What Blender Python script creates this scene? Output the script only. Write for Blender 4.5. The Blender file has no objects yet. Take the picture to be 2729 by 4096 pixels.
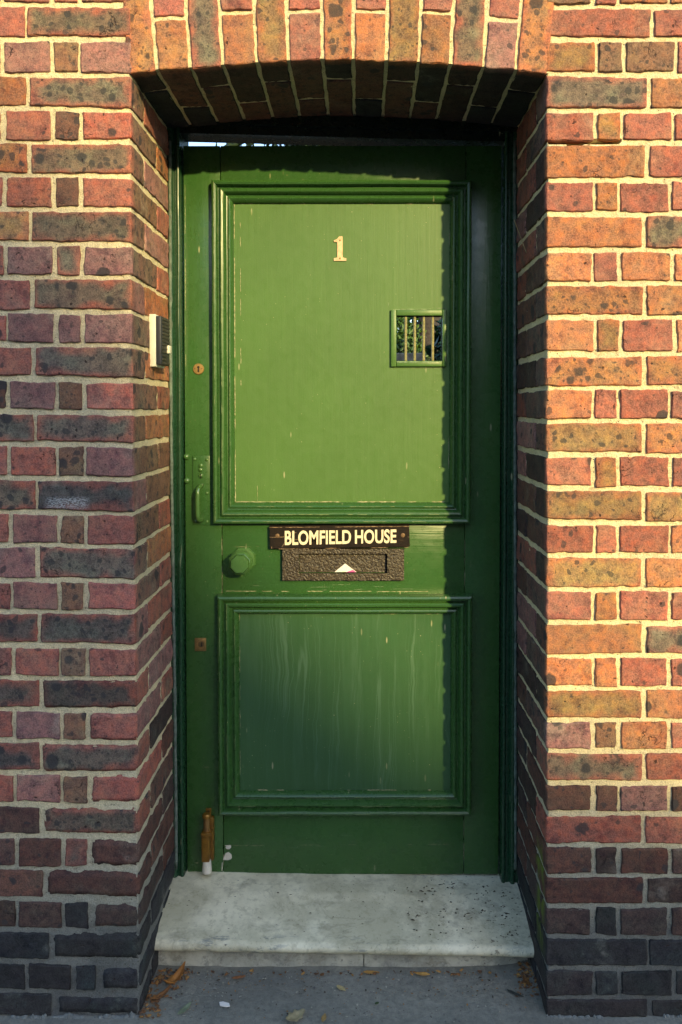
import bpy, bmesh, math, random
import numpy as np
from mathutils import Vector, Matrix, noise
R = math.radians
scene = bpy.context.scene
C = scene.collection

# ------------------------------------------------------------------ camera, sky, sun, exposure
FPX, PPX, PPY, PITCH = 3186.0, 1445.0, 1723.0, R(1.5)       # focal length and principal point in photo pixels
CAM = Vector((0.0, -1.79, 1.39))
cam = bpy.data.cameras.new('camera')
camo = bpy.data.objects.new('camera', cam); C.objects.link(camo)
cam.sensor_fit = 'VERTICAL'; cam.sensor_height = 36.0; cam.lens = 36.0 * FPX / 4096.0
cam.shift_x = (1364.5 - PPX) / 4096.0; cam.shift_y = (PPY - 2048.0) / 4096.0
cam.clip_start = 0.02; cam.clip_end = 2000
camo.location = CAM; camo.rotation_euler = (math.pi/2 - PITCH, 0, 0)
scene.camera = camo

SUN = Vector((0.525, -1.0, 0.368)).normalized()                # towards the sun
el = math.asin(SUN.z); az = math.atan2(SUN.x, SUN.y)
world = bpy.data.worlds.new('World'); scene.world = world; world.use_nodes = True
wn = world.node_tree
sky = wn.nodes.new('ShaderNodeTexSky'); sky.sky_type = 'NISHITA'; sky.sun_disc = False
sky.sun_elevation = el; sky.sun_rotation = az; sky.dust_density = 1.2; sky.ozone_density = 2.0
wn.links.new(sky.outputs[0], wn.nodes['Background'].inputs[0])
wn.nodes['Background'].inputs[1].default_value = 0.15
sl = bpy.data.lights.new('sun', 'SUN'); sl.energy = 2.1; sl.angle = R(0.8); sl.color = (1.0, 0.77, 0.32)
so = bpy.data.objects.new('sun', sl); C.objects.link(so)
so.rotation_euler = SUN.to_track_quat('Z', 'Y').to_euler(); so.location = (8, -12, 9)
vs = scene.view_settings
vs.view_transform = 'Standard'; vs.look = 'None'; vs.gamma = 1.0; vs.use_curve_mapping = False; vs.exposure = 1.65
scene.cycles.max_bounces = 8

# ------------------------------------------------------------------ helpers
rng = random.Random(7)
def P(px, py, Y):
    """photo pixel -> (x, z) on the vertical plane at depth Y"""
    u = (px - PPX) / FPX; v = -(py - PPY) / FPX
    dy = math.cos(PITCH) + v * math.sin(PITCH); dz = -math.sin(PITCH) + v * math.cos(PITCH)
    t = (Y - CAM.y) / dy
    return CAM.x + u * t, CAM.z + dz * t
def PX(px, Y, py=2000): return P(px, py, Y)[0]
def PZ(py, Y, px=1400): return P(px, py, Y)[1]
def G(px, py, Z=0.0):
    """photo pixel -> (x, y) on the level plane at height Z"""
    u = (px - PPX) / FPX; v = -(py - PPY) / FPX
    dy = math.cos(PITCH) + v * math.sin(PITCH); dz = -math.sin(PITCH) + v * math.cos(PITCH)
    t = (Z - CAM.z) / dz
    return CAM.x + u * t, CAM.y + dy * t

WORLD = {}
def empty(name, loc, parent=None):
    o = bpy.data.objects.new(name, None); C.objects.link(o)
    o.empty_display_size = 0.05
    loc = Vector(loc)
    o.location = loc - (WORLD[parent] if parent else Vector((0, 0, 0))); o.parent = parent
    WORLD[o] = loc
    return o
def tag(o, label=None, cat=None, group=None, kind=None):
    if label: o['label'] = label
    if cat: o['category'] = cat
    if group: o['group'] = group
    if kind: o['kind'] = kind
    return o
def mobj(name, verts, faces, mat, parent=None, smooth=False, base=False, cols=None, seed=None, autosmooth=None):
    V = np.array(verts, dtype=float).reshape(-1, 3)
    c = (V.min(0) + V.max(0)) / 2
    if base: c[2] = V[:, 2].min()
    me = bpy.data.meshes.new(name)
    me.from_pydata((V - c).tolist(), [], [list(f) for f in faces])
    me.update()
    if mat: me.materials.append(mat)
    if smooth: me.polygons.foreach_set('use_smooth', [True] * len(me.polygons))
    if cols is not None:
        a = me.attributes.new('bcol', 'FLOAT_COLOR', 'POINT'); a.data.foreach_set('color', np.array(cols, dtype=np.float32).ravel())
    if seed is not None:
        a = me.attributes.new('bseed', 'FLOAT', 'POINT')
        a.data.foreach_set('value', (np.full(len(V), seed) if np.isscalar(seed) else np.array(seed)).astype(np.float32))
    o = bpy.data.objects.new(name, me); C.objects.link(o)
    o.location = Vector(c) - (WORLD[parent] if parent else Vector((0, 0, 0))); o.parent = parent
    WORLD[o] = Vector(c)
    if autosmooth is not None:
        me.polygons.foreach_set('use_smooth', [True] * len(me.polygons))
        me.set_sharp_from_angle(angle=R(autosmooth))
    return o
class MB:
    def __init__(s): s.v = []; s.f = []
    def add(s, v, f):
        n = len(s.v); s.v += [tuple(p) for p in v]; s.f += [tuple(i + n for i in q) for q in f]
    def box(s, x0, x1, y0, y1, z0, z1, b=0.0):
        if b <= 0:
            s.add([(x, y, z) for x in (x0, x1) for y in (y0, y1) for z in (z0, z1)],
                  [(0,1,3,2),(4,6,7,5),(0,4,5,1),(2,3,7,6),(0,2,6,4),(1,5,7,3)]); return
        bm = bmesh.new(); bmesh.ops.create_cube(bm, size=1)
        for v in bm.verts: v.co = Vector(((x0+x1)/2 + v.co.x*(x1-x0), (y0+y1)/2 + v.co.y*(y1-y0), (z0+z1)/2 + v.co.z*(z1-z0)))
        bmesh.ops.bevel(bm, geom=bm.edges[:], offset=b, segments=2, affect='EDGES', profile=0.5)
        s.bm(bm)
    def bm(s, bm):
        bm.verts.index_update()
        s.add([v.co[:] for v in bm.verts], [[v.index for v in f.verts] for f in bm.faces]); bm.free()
    def prism(s, poly, y0, y1):                      # polygon in (x, z), extruded in y
        n = len(poly)
        bm = bmesh.new()
        a = [bm.verts.new((p[0], y0, p[1])) for p in poly]; b = [bm.verts.new((p[0], y1, p[1])) for p in poly]
        fs = [bm.faces.new(a), bm.faces.new(b[::-1])]
        for i in range(n): bm.faces.new((a[i], b[i], b[(i+1) % n], a[(i+1) % n]))
        bm.normal_update(); bmesh.ops.triangulate(bm, faces=fs, ngon_method='EAR_CLIP'); bmesh.ops.recalc_face_normals(bm, faces=bm.faces[:])
        s.bm(bm)
    def extrude_z(s, poly, z0, z1):                  # polygon in (x, y)
        n = len(poly)
        s.add([(p[0], p[1], z0) for p in poly] + [(p[0], p[1], z1) for p in poly],
              [tuple(range(n))[::-1], tuple(range(n, 2*n))] + [(i, (i+1) % n, n + (i+1) % n, n + i) for i in range(n)])
    def extrude_x(s, poly, x0, x1):                  # polygon in (y, z)
        n = len(poly)
        s.add([(x0, p[0], p[1]) for p in poly] + [(x1, p[0], p[1]) for p in poly],
              [tuple(range(n)), tuple(range(n, 2*n))[::-1]] + [(i, n + i, n + (i+1) % n, (i+1) % n) for i in range(n)])
    def lathe(s, cx, cy, cz, prof, seg, axis='y', rot=0.0):   # prof: (radius, offset along axis)
        n0 = []
        for r, h in prof:
            for k in range(seg):
                a = rot + 2*math.pi*k/seg
                p = (r*math.cos(a), h, r*math.sin(a)) if axis == 'y' else (r*math.cos(a), r*math.sin(a), h)
                n0.append((cx+p[0], cy+p[1], cz+p[2]))
        f = []
        m = len(prof)
        for i in range(m-1):
            for k in range(seg):
                f.append((i*seg+k, i*seg+(k+1) % seg, (i+1)*seg+(k+1) % seg, (i+1)*seg+k))
        f.append(tuple(range(seg))[::-1]); f.append(tuple((m-1)*seg + k for k in range(seg)))
        if axis == 'y': f = [q[::-1] for q in f]
        s.add(n0, f)
    def tube(s, pts, rad, seg=8):
        pts = [Vector(p) for p in pts]; rings = []
        for i, p in enumerate(pts):
            t = (pts[min(i+1, len(pts)-1)] - pts[max(i-1, 0)]).normalized()
            u = t.cross(Vector((0.31, 0.2, 0.93))).normalized(); w = t.cross(u)
            r = rad[i] if isinstance(rad, (list, tuple)) else rad
            rings.append([p + u*r*math.cos(2*math.pi*k/seg) + w*r*math.sin(2*math.pi*k/seg) for k in range(seg)])
        v = [q for r_ in rings for q in r_]; f = []
        for i in range(len(pts)-1):
            for k in range(seg): f.append((i*seg+k, i*seg+(k+1) % seg, (i+1)*seg+(k+1) % seg, (i+1)*seg+k))
        f.append(tuple(range(seg))[::-1]); f.append(tuple((len(pts)-1)*seg+k for k in range(seg)))
        s.add(v, f)
    def build(s, name, mat, parent=None, **k): return mobj(name, s.v, s.f, mat, parent, **k)

# ------------------------------------------------------------------ materials
class Mat:
    def __init__(s, name, rough=0.7, spec=0.5):
        s.m = bpy.data.materials.new(name); s.m.use_nodes = True; s.nt = s.m.node_tree
        s.b = s.nt.nodes['Principled BSDF']; s.b.inputs['Roughness'].default_value = rough
        s.b.inputs['Specular IOR Level'].default_value = spec
    def n(s, t, **kw):
        x = s.nt.nodes.new('ShaderNode' + t)
        for k, v in kw.items(): setattr(x, k, v)
        return x
    def set(s, sock, v):
        if isinstance(v, bpy.types.NodeSocket): s.nt.links.new(v, sock)
        elif isinstance(v, (tuple, list)) and len(v) == 3 and sock.type == 'RGBA': sock.default_value = (*v, 1)
        else: sock.default_value = v
    def math(s, op, a, b=0.0, c=None, clamp=False):
        x = s.n('Math', operation=op, use_clamp=clamp); s.set(x.inputs[0], a); s.set(x.inputs[1], b)
        if c is not None: s.set(x.inputs[2], c)
        return x.outputs[0]
    def mix(s, f, a, b, mode='MIX'):
        x = s.n('Mix', data_type='RGBA', blend_type=mode, clamp_factor=True)
        s.set(x.inputs[0], f); s.set(x.inputs[6], a); s.set(x.inputs[7], b); return x.outputs[2]
    def ramp(s, v, lo, hi, a=0.0, b=1.0):
        x = s.n('MapRange', clamp=True, interpolation_type='SMOOTHSTEP')
        for i, q in enumerate((v, lo, hi, a, b)): s.set(x.inputs[i], q)
        return x.outputs[0]
    def pos(s, scale=(1, 1, 1), off=None):
        g = s.n('NewGeometry').outputs['Position']
        x = s.n('VectorMath', operation='MULTIPLY'); s.set(x.inputs[0], g); x.inputs[1].default_value = scale
        r = x.outputs[0]
        if off is not None:
            y = s.n('VectorMath', operation='ADD'); s.set(y.inputs[0], r); s.set(y.inputs[1], off); r = y.outputs[0]
        return r
    def noise(s, vec, scale, detail=4.0, rough=0.55, dist=0.0):
        x = s.n('TexNoise'); s.set(x.inputs['Vector'], vec); s.set(x.inputs['Scale'], scale)
        x.inputs['Detail'].default_value = detail; x.inputs['Roughness'].default_value = rough; x.inputs['Distortion'].default_value = dist
        return x.outputs['Fac']
    def vor(s, vec, scale, feature='F1', out='Distance'):
        x = s.n('TexVoronoi', feature=feature); s.set(x.inputs['Vector'], vec); s.set(x.inputs['Scale'], scale); return x.outputs[out]
    def bump(s, h, strength=0.5, dist=0.002, prev=None):
        x = s.n('Bump'); x.inputs['Strength'].default_value = strength; x.inputs['Distance'].default_value = dist
        s.set(x.inputs['Height'], h)
        if prev is not None: s.set(x.inputs['Normal'], prev)
        return x.outputs[0]
    def out(s, col=None, rough=None, normal=None):
        if col is not None: s.set(s.b.inputs['Base Color'], col)
        if rough is not None: s.set(s.b.inputs['Roughness'], rough)
        if normal is not None: s.set(s.b.inputs['Normal'], normal)
        return s.m

def brick_material():
    m = Mat('weathered_brick', 0.82, 0.25)
    at = m.n('Attribute', attribute_name='bcol'); sd = m.n('Attribute', attribute_name='bseed').outputs['Fac']
    cb = m.n('CombineXYZ'); m.set(cb.inputs[0], m.math('MULTIPLY', sd, 13.7)); m.set(cb.inputs[1], m.math('MULTIPLY', sd, 5.1)); m.set(cb.inputs[2], m.math('MULTIPLY', sd, 29.3))
    v = m.pos(off=cb.outputs[0])
    n1 = m.noise(v, 14, 5, 0.6); n2 = m.noise(v, 55, 5, 0.65); n3 = m.noise(v, 330, 3, 0.6)
    col = m.mix(m.ramp(n1, 0.42, 0.70), at.outputs['Color'], m.mix(1.0, at.outputs['Color'], (0.97, 1.22, 1.15), 'MULTIPLY'))
    n4 = m.noise(v, 24, 7, 0.75, 0.15)
    col = m.mix(m.ramp(n4, 0.52, 0.30), col, m.mix(1.0, col, (0.50, 0.46, 0.60), 'MULTIPLY'))
    val = m.math('ADD', m.ramp(n2, 0.25, 0.8, 0.56, 1.22), m.ramp(n3, 0.25, 0.75, -0.30, 0.28))
    hsv = m.n('HueSaturation'); m.set(hsv.inputs['Color'], col); m.set(hsv.inputs['Value'], val)
    m.set(hsv.inputs['Saturation'], m.ramp(n2, 0.3, 0.75, 0.88, 1.06)); col = hsv.outputs[0]
    # burnt iron spots: round cores of different size, density from the brick's own alpha
    nd = m.n('TexNoise'); m.set(nd.inputs['Vector'], v); nd.inputs['Scale'].default_value = 40; nd.inputs['Detail'].default_value = 3
    vd = m.n('VectorMath', operation='MULTIPLY_ADD'); m.set(vd.inputs[0], nd.outputs['Color']); vd.inputs[1].default_value = (0.02, 0.02, 0.02); m.set(vd.inputs[2], v)
    vv = vd.outputs[0]
    dens = at.outputs['Alpha']
    def spots(scale, size, keep):
        x = m.n('TexVoronoi'); m.set(x.inputs['Vector'], vv); x.inputs['Scale'].default_value = scale; x.inputs['Randomness'].default_value = 1.0
        sp = m.n('SeparateColor'); m.set(sp.inputs[0], x.outputs['Color'])
        on = m.math('LESS_THAN', sp.outputs[0], m.math('MULTIPLY', dens, keep))
        rad = m.math('MULTIPLY_ADD', sp.outputs[1], size, size*0.35)
        return m.math('MULTIPLY', on, m.ramp(m.math('SUBTRACT', rad, x.outputs['Distance']), -0.03, 0.09))
    s1 = spots(24, 0.34, 0.75); s2 = spots(55, 0.38, 0.75); s3 = spots(120, 0.36, 0.55)
    sp = m.math('MAXIMUM', s1, m.math('MAXIMUM', m.math('MULTIPLY', s2, 0.85), m.math('MULTIPLY', s3, 0.7)))
    col = m.mix(m.math('MULTIPLY', sp, 0.84), col, (0.035, 0.036, 0.038))
    # drag marks and pits left by moulding
    cr = m.noise(v, 22, 3, 0.55, 0.35)
    crease = m.ramp(m.math('ABSOLUTE', m.math('SUBTRACT', cr, 0.5)), 0.0, 0.010, 1.0, 0.0)
    crease = m.math('MULTIPLY', crease, m.ramp(m.noise(v, 11, 2), 0.56, 0.64))
    pit = m.ramp(m.vor(v, 70), 0.14, 0.05)
    pit = m.math('MULTIPLY', pit, m.ramp(m.noise(v, 18, 2), 0.5, 0.62))
    x2 = m.n('TexVoronoi'); m.set(x2.inputs['Vector'], vv); x2.inputs['Scale'].default_value = 34
    s2_ = m.n('SeparateColor'); m.set(s2_.inputs[0], x2.outputs['Color'])
    hole = m.math('MULTIPLY', m.math('LESS_THAN', s2_.outputs[0], 0.42), m.ramp(x2.outputs['Distance'], 0.12, 0.07))
    dk = m.math('MAXIMUM', m.math('MAXIMUM', crease, pit), hole)
    col = m.mix(m.math('MULTIPLY', dk, 0.82), col, (0.03, 0.018, 0.016))
    # lime bloom and mortar smears, cream specks
    bl = m.math('MULTIPLY', m.ramp(m.noise(v, 7, 6, 0.7), 0.57, 0.78), m.ramp(n2, 0.35, 0.65, 0.2, 1.0))
    col = m.mix(m.math('MULTIPLY', bl, 0.30), col, (0.50, 0.44, 0.36))
    fl = m.math('MULTIPLY', m.ramp(m.vor(v, 150), 0.13, 0.06), m.ramp(m.noise(v, 30, 2), 0.66, 0.74))
    col = m.mix(m.math('MULTIPLY', fl, 0.6), col, (0.62, 0.56, 0.44))
    # rubbed chalk on one brick of the left pier and moss low on the right reveal
    g = m.n('NewGeometry').outputs['Position']; sx = m.n('SeparateXYZ'); m.set(sx.inputs[0], g); X, Y, Z = sx.outputs
    def inside(a, lo, hi, s=0.012): return m.math('MULTIPLY', m.ramp(a, lo-s, lo+s), m.ramp(a, hi+s, hi-s))
    x0, z1 = P(190, 1990, 0); x1, z0 = P(350, 2035, 0)
    ch = m.math('MULTIPLY', m.math('MULTIPLY', inside(X, x0, x1), inside(Z, z0, z1, 0.006)), m.ramp(m.noise(m.pos((120, 30, 260)), 1.6, 5, 0.75), 0.44, 0.56))
    ch = m.math('MULTIPLY', ch, m.ramp(Y, 0.01, 0.004))
    col = m.mix(m.math('MULTIPLY', ch, 0.7), col, (0.50, 0.51, 0.50))
    mo = m.math('MULTIPLY', m.math('MULTIPLY', inside(X, 0.38, 0.47, 0.01), inside(Y, 0.025, 0.095, 0.02)), inside(Z, 0.14, 0.36, 0.04))
    mo = m.math('MULTIPLY', mo, m.ramp(m.noise(m.pos((1, 1, 0.5)), 28, 4), 0.38, 0.56))
    col = m.mix(m.math('MULTIPLY', mo, 0.9), col, (0.13, 0.18, 0.02))
    h = m.math('ADD', m.math('MULTIPLY', n2, 0.8), m.math('MULTIPLY', n3, 0.25))
    h = m.math('SUBTRACT', h, m.math('MULTIPLY', dk, 0.9))
    h = m.math('ADD', h, m.math('MULTIPLY', m.noise(v, 140, 4, 0.7), 0.5))
    return m.out(col, m.ramp(n2, 0.3, 0.7, 0.78, 0.95), m.bump(h, 0.8, 0.0035))
def mortar_material():
    m = Mat('lime_mortar', 0.92, 0.15)
    at = m.n('Attribute', attribute_name='bcol'); v = m.pos()
    n1 = m.noise(v, 8, 5, 0.6); n2 = m.noise(v, 60, 5, 0.7); n3 = m.noise(v, 350, 3, 0.7)
    col = m.mix(m.ramp(n1, 0.36, 0.66), at.outputs['Color'], m.mix(0.3, at.outputs['Color'], (0.36, 0.36, 0.31)))
    col = m.mix(m.ramp(n2, 0.46, 0.28, 0, 0.7), col, m.mix(0.6, col, (0.13, 0.11, 0.08)))
    n5 = m.noise(v, 24, 6, 0.75); col = m.mix(m.ramp(n5, 0.58, 0.70, 0, 0.42), col, m.mix(0.7, col, (0.16, 0.145, 0.11)))
    pt_ = m.math('MULTIPLY', m.ramp(m.vor(v, 110), 0.22, 0.10), m.ramp(n5, 0.45, 0.6)); col = m.mix(m.math('MULTIPLY', pt_, 0.6), col, (0.07, 0.055, 0.04))
    val = m.ramp(n3, 0.2, 0.8, 0.68, 1.22)
    hsv = m.n('HueSaturation'); m.set(hsv.inputs['Color'], col); m.set(hsv.inputs['Value'], val); col = hsv.outputs[0]
    h = m.math('SUBTRACT', m.math('ADD', n2, m.math('MULTIPLY', n3, 0.6)), m.math('MULTIPLY', pt_, 0.6))
    return m.out(col, None, m.bump(h, 1.0, 0.005))
def paint_material(name, axis, base, streak=0.0, wear=1.0, grain=0.4, ro=0.0):
    m = Mat(name, 0.4, 0.5)
    st = {'v': (90, 90, 3), 'h': (3, 90, 90)}[axis]; st2 = {'v': (320, 320, 10), 'h': (10, 320, 320)}[axis]
    g1 = m.noise(m.pos(st), 1, 4, 0.6); g2 = m.noise(m.pos(st2), 1, 3, 0.6)
    n1 = m.noise(m.pos(), 5, 4); n2 = m.noise(m.pos(), 700, 2); n3 = m.noise(m.pos(), 40, 4, 0.6)
    val = m.math('ADD', m.ramp(n1, 0.25, 0.75, 0.95, 1.05), m.ramp(n2, 0.2, 0.8, -0.12, 0.12))
    val = m.math('ADD', val, m.ramp(g1, 0.25, 0.75, -0.022, 0.022))
    hsv = m.n('HueSaturation'); m.set(hsv.inputs['Color'], base); m.set(hsv.inputs['Value'], val); col = hsv.outputs[0]
    rough = m.math('ADD', m.ramp(n3, 0.3, 0.7, 0.24, 0.33), ro)
    if streak > 0:
        # dried water runs: thin wandering lines and a patchy film of dust between them
        g0 = m.n('NewGeometry').outputs['Position']; sx = m.n('SeparateXYZ'); m.set(sx.inputs[0], g0)
        wob = m.math('MULTIPLY_ADD', m.noise(m.pos((6, 6, 5)), 1, 3), 0.055, sx.outputs[0])
        def runs(freq, zf, w, lo, hi):
            c = m.n('CombineXYZ'); m.set(c.inputs[0], m.math('MULTIPLY', wob, freq)); m.set(c.inputs[2], m.math('MULTIPLY', sx.outputs[2], zf))
            q = m.noise(c.outputs[0], 1, 2, 0.5)
            line = m.ramp(m.math('ABSOLUTE', m.math('SUBTRACT', q, 0.5)), 0.0, w, 1.0, 0.0)
            return m.math('MULTIPLY', line, m.ramp(m.noise(m.pos((9, 9, 2.4), (freq, 0, 0)), 1, 3), lo, hi))
        s = m.math('MAXIMUM', runs(34, 0.5, 0.02, 0.42, 0.6), m.math('MULTIPLY', runs(62, 0.8, 0.03, 0.5, 0.64), 0.7))
        film = m.ramp(m.noise(m.pos((30, 30, 2.2)), 1, 6, 0.7, 0.2), 0.45, 0.75)
        s = m.math('MULTIPLY', m.math('ADD', s, m.math('MULTIPLY', film, 0.55)), streak)
        col = m.mix(s, col, (0.12, 0.23, 0.15)); rough = m.math('ADD', rough, m.math('MULTIPLY', s, 0.5))
    # flecks and little knocks showing the cream undercoat
    def fleck(scale, keep, size, st=(1, 1, 1)):
        x = m.n('TexVoronoi'); m.set(x.inputs['Vector'], m.pos(st)); x.inputs['Scale'].default_value = scale
        sp = m.n('SeparateColor'); m.set(sp.inputs[0], x.outputs['Color'])
        return m.math('MULTIPLY', m.math('LESS_THAN', sp.outputs[0], keep), m.ramp(x.outputs['Distance'], size, size*0.5))
    f = m.math('MAXIMUM', fleck(80, 0.07*wear, 0.13), m.math('MAXIMUM', fleck(160, 0.06*wear, 0.18), fleck(26, 0.12*wear, 0.16, (2.2, 1, 0.5))))
    f = m.math('MULTIPLY', f, m.ramp(n1, 0.42, 0.62, 0.1, 0.75))
    col = m.mix(f, col, (0.42, 0.40, 0.24))
    h = m.math('ADD', m.math('MULTIPLY', g1, 0.6), m.math('MULTIPLY', g2, 0.3)); h = m.math('ADD', h, m.math('MULTIPLY', n3, 0.05))
    return m.out(col, rough, m.bump(h, grain, 0.0022))
def simple(name, col, rough=0.6, metal=0.0, var=0.25, scale=60, bump=0.3, dist=0.001, spec=0.5, col2=None):
    m = Mat(name, rough, spec); m.b.inputs['Metallic'].default_value = metal
    n1 = m.noise(m.pos(), scale, 5, 0.6)
    c2 = col2 or tuple(c*(1-2*var) for c in col)
    c = m.mix(m.ramp(n1, 0.3, 0.7), c2, col)
    return m.out(c, m.ramp(n1, 0.3, 0.7, min(1, rough+0.1), rough), m.bump(n1, bump, dist))

M_BRICK = brick_material(); M_MORTAR = mortar_material()
GREEN = (0.033, 0.098, 0.023)
M_PV = paint_material('green_gloss_upright', 'v', GREEN); M_PH = paint_material('green_gloss_level', 'h', GREEN)
M_PP = paint_material('green_gloss_sunlit_panel', 'v', (0.067, 0.149, 0.032), 0.0, grain=0.22, ro=0.14); M_PD = paint_material('green_gloss_shaded_dusty', 'v', (0.037, 0.100, 0.035), 0.26, grain=0.22, ro=0.06)  # upper panel base tinted by sunlight, dusty lower panel by bluish shade
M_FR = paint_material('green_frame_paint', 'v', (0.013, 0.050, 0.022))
M_HEAD = paint_material('shade_black_green_paint', 'h', (0.006, 0.013, 0.008))  # near-black base paints in the deep shade under the arch
M_HW = paint_material('green_enamel_fittings', 'v', (0.058, 0.140, 0.034), grain=0.1); M_HW.node_tree.nodes['Principled BSDF'].inputs['Coat Weight'].default_value = 0.6; M_HW.node_tree.nodes['Principled BSDF'].inputs['Coat Roughness'].default_value = 0.12
M_CREAM = simple('old_cream_undercoat', (0.42, 0.40, 0.24), 0.8, var=0.2, scale=90)
M_CHIP = simple('bare_white_filler', (0.62, 0.58, 0.48), 0.85, var=0.1, scale=200)
M_BLACK = simple('shadow_gap_black', (0.008, 0.008, 0.008), 0.9)
M_BRASS = simple('tarnished_brass', (0.42, 0.27, 0.10), 0.42, 0.75, 0.2, 120)
M_BROWN = simple('brown_painted_brass', (0.27, 0.135, 0.018), 0.30, 0.4, 0.2, 45, col2=(0.15, 0.07, 0.012))
M_SCREW = simple('dull_screw_head', (0.20, 0.12, 0.06), 0.5, 0.4, 0.2, 200)
M_RUBBER = simple('white_rubber', (0.72, 0.68, 0.56), 0.75, var=0.08, scale=90)
M_PLASTICW = simple('cream_plastic', (0.70, 0.68, 0.54), 0.5, var=0.05, scale=30)
M_PLASTICK = simple('blue_black_plastic', (0.022, 0.026, 0.038), 0.45, var=0.15, scale=30)
M_HOLE = simple('dark_hole', (0.004, 0.004, 0.004), 0.9)
M_PAPER = simple('white_paper', (0.78, 0.74, 0.68), 0.8, var=0.04, scale=60)
M_PINK = simple('pink_print', (0.50, 0.10, 0.30), 0.8, var=0.1)
M_LETTER = simple('cream_letter_paint', (0.74, 0.66, 0.46), 0.7, var=0.06, scale=120)
M_NUM = simple('pale_cream_brass', (0.72, 0.50, 0.30), 0.5, 0.1, 0.12, 90)

def sign_material():
    m = Mat('worn_black_sign_paint', 0.75, 0.2)
    g = m.noise(m.pos((6, 60, 160)), 1, 5, 0.7); n = m.noise(m.pos(), 45, 5, 0.7)
    w = m.math('MULTIPLY', m.ramp(g, 0.66, 0.74), m.ramp(n, 0.5, 0.62))
    c = m.mix(m.math('MULTIPLY', w, 0.8), m.mix(m.ramp(n, 0.3, 0.7), (0.008, 0.006, 0.005), (0.018, 0.011, 0.008)), (0.30, 0.20, 0.12))
    return m.out(c, None, m.bump(g, 0.5, 0.002))
M_SIGN = sign_material()
def castiron_material():
    m = Mat('hammered_black_iron', 0.42, 0.6)
    n = m.noise(m.pos(), 190, 3, 0.5, 0.2); n2 = m.noise(m.pos(), 300, 3)
    c = m.mix(m.ramp(n, 0.35, 0.7), (0.018, 0.013, 0.008), (0.060, 0.043, 0.024))
    return m.out(c, None, m.bump(m.math('MULTIPLY_ADD', n2, 0.2, n), 0.6, 0.005))
M_IRON = castiron_material()
def stone_material(name, base, dark, stain=1.0):
    m = Mat(name, 0.6, 0.4); v = m.pos()
    n1 = m.noise(v, 6, 6, 0.65); n2 = m.noise(v, 45, 5, 0.7); n3 = m.noise(v, 300, 3)
    c = m.mix(m.ramp(n1, 0.36, 0.62), base, m.mix(0.65, base, dark))
    c = m.mix(m.math('MULTIPLY', m.ramp(n2, 0.50, 0.68), 0.55*stain), c, dark)
    sx = m.n('SeparateXYZ'); m.set(sx.inputs[0], m.n('NewGeometry').outputs['Position'])
    # litter dirt trodden in at the right-hand end, fine specks everywhere
    right = m.ramp(sx.outputs[0], 0.02, 0.42)
    sp = m.math('MULTIPLY', m.ramp(m.noise(m.pos((1, 1.6, 1)), 85, 4, 0.6), 0.60, 0.66), m.math('MULTIPLY', right, m.ramp(n1, 0.3, 0.55)))
    c = m.mix(m.math('MULTIPLY', sp, 0.85*stain), c, (0.055, 0.04, 0.028))
    bs = m.ramp(m.noise(m.pos((1.0, 1.6, 1)), 9, 7, 0.72, 0.3), 0.50, 0.68)
    c = m.mix(m.math('MULTIPLY', bs, 0.55*stain), c, (0.26, 0.235, 0.155))
    gp = m.math('MULTIPLY', m.ramp(m.noise(v, 150, 3, 0.6), 0.60, 0.70), m.ramp(n1, 0.40, 0.58)); c = m.mix(m.math('MULTIPLY', gp, 0.45*stain), c, (0.17, 0.155, 0.11))
    vo = m.n('TexVoronoi'); m.set(vo.inputs['Vector'], m.pos((1, 2.0, 1))); vo.inputs['Scale'].default_value = 42
    sc = m.n('SeparateColor'); m.set(sc.inputs[0], vo.outputs['Color'])
    f = m.math('MULTIPLY', m.math('LESS_THAN', sc.outputs[0], 0.16), m.ramp(vo.outputs['Distance'], 0.14, 0.06))
    c = m.mix(m.math('MULTIPLY', f, 0.85), c, (0.06, 0.055, 0.045))
    vein = m.ramp(m.math('ABSOLUTE', m.math('SUBTRACT', m.noise(v, 4.5, 5, 0.6, 0.9), 0.5)), 0.0, 0.012, 1.0, 0.0)
    c = m.mix(m.math('MULTIPLY', m.math('MULTIPLY', vein, m.ramp(m.noise(v, 5, 2), 0.5, 0.62)), 0.35*stain), c, (0.24, 0.21, 0.14))
    gr = m.math('MULTIPLY', m.ramp(m.noise(m.pos((8, 30, 30)), 2.2, 5, 0.75), 0.56, 0.63), m.math('MULTIPLY', m.ramp(sx.outputs[1], 0.165, 0.145), m.ramp(m.noise(v, 3.1, 2), 0.42, 0.58)))
    c = m.mix(m.math('MULTIPLY', gr, 0.75*stain), c, (0.17, 0.19, 0.19))
    return m.out(c, m.ramp(n2, 0.3, 0.7, 0.45, 0.75), m.bump(m.math('MULTIPLY_ADD', n3, 0.4, n2), 0.4, 0.002))
M_STONE = stone_material('worn_white_marble', (0.82, 0.77, 0.56), (0.40, 0.37, 0.23))
M_RISER = stone_material('limewashed_riser', (0.58, 0.56, 0.44), (0.17, 0.17, 0.15), 1.2)
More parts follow.
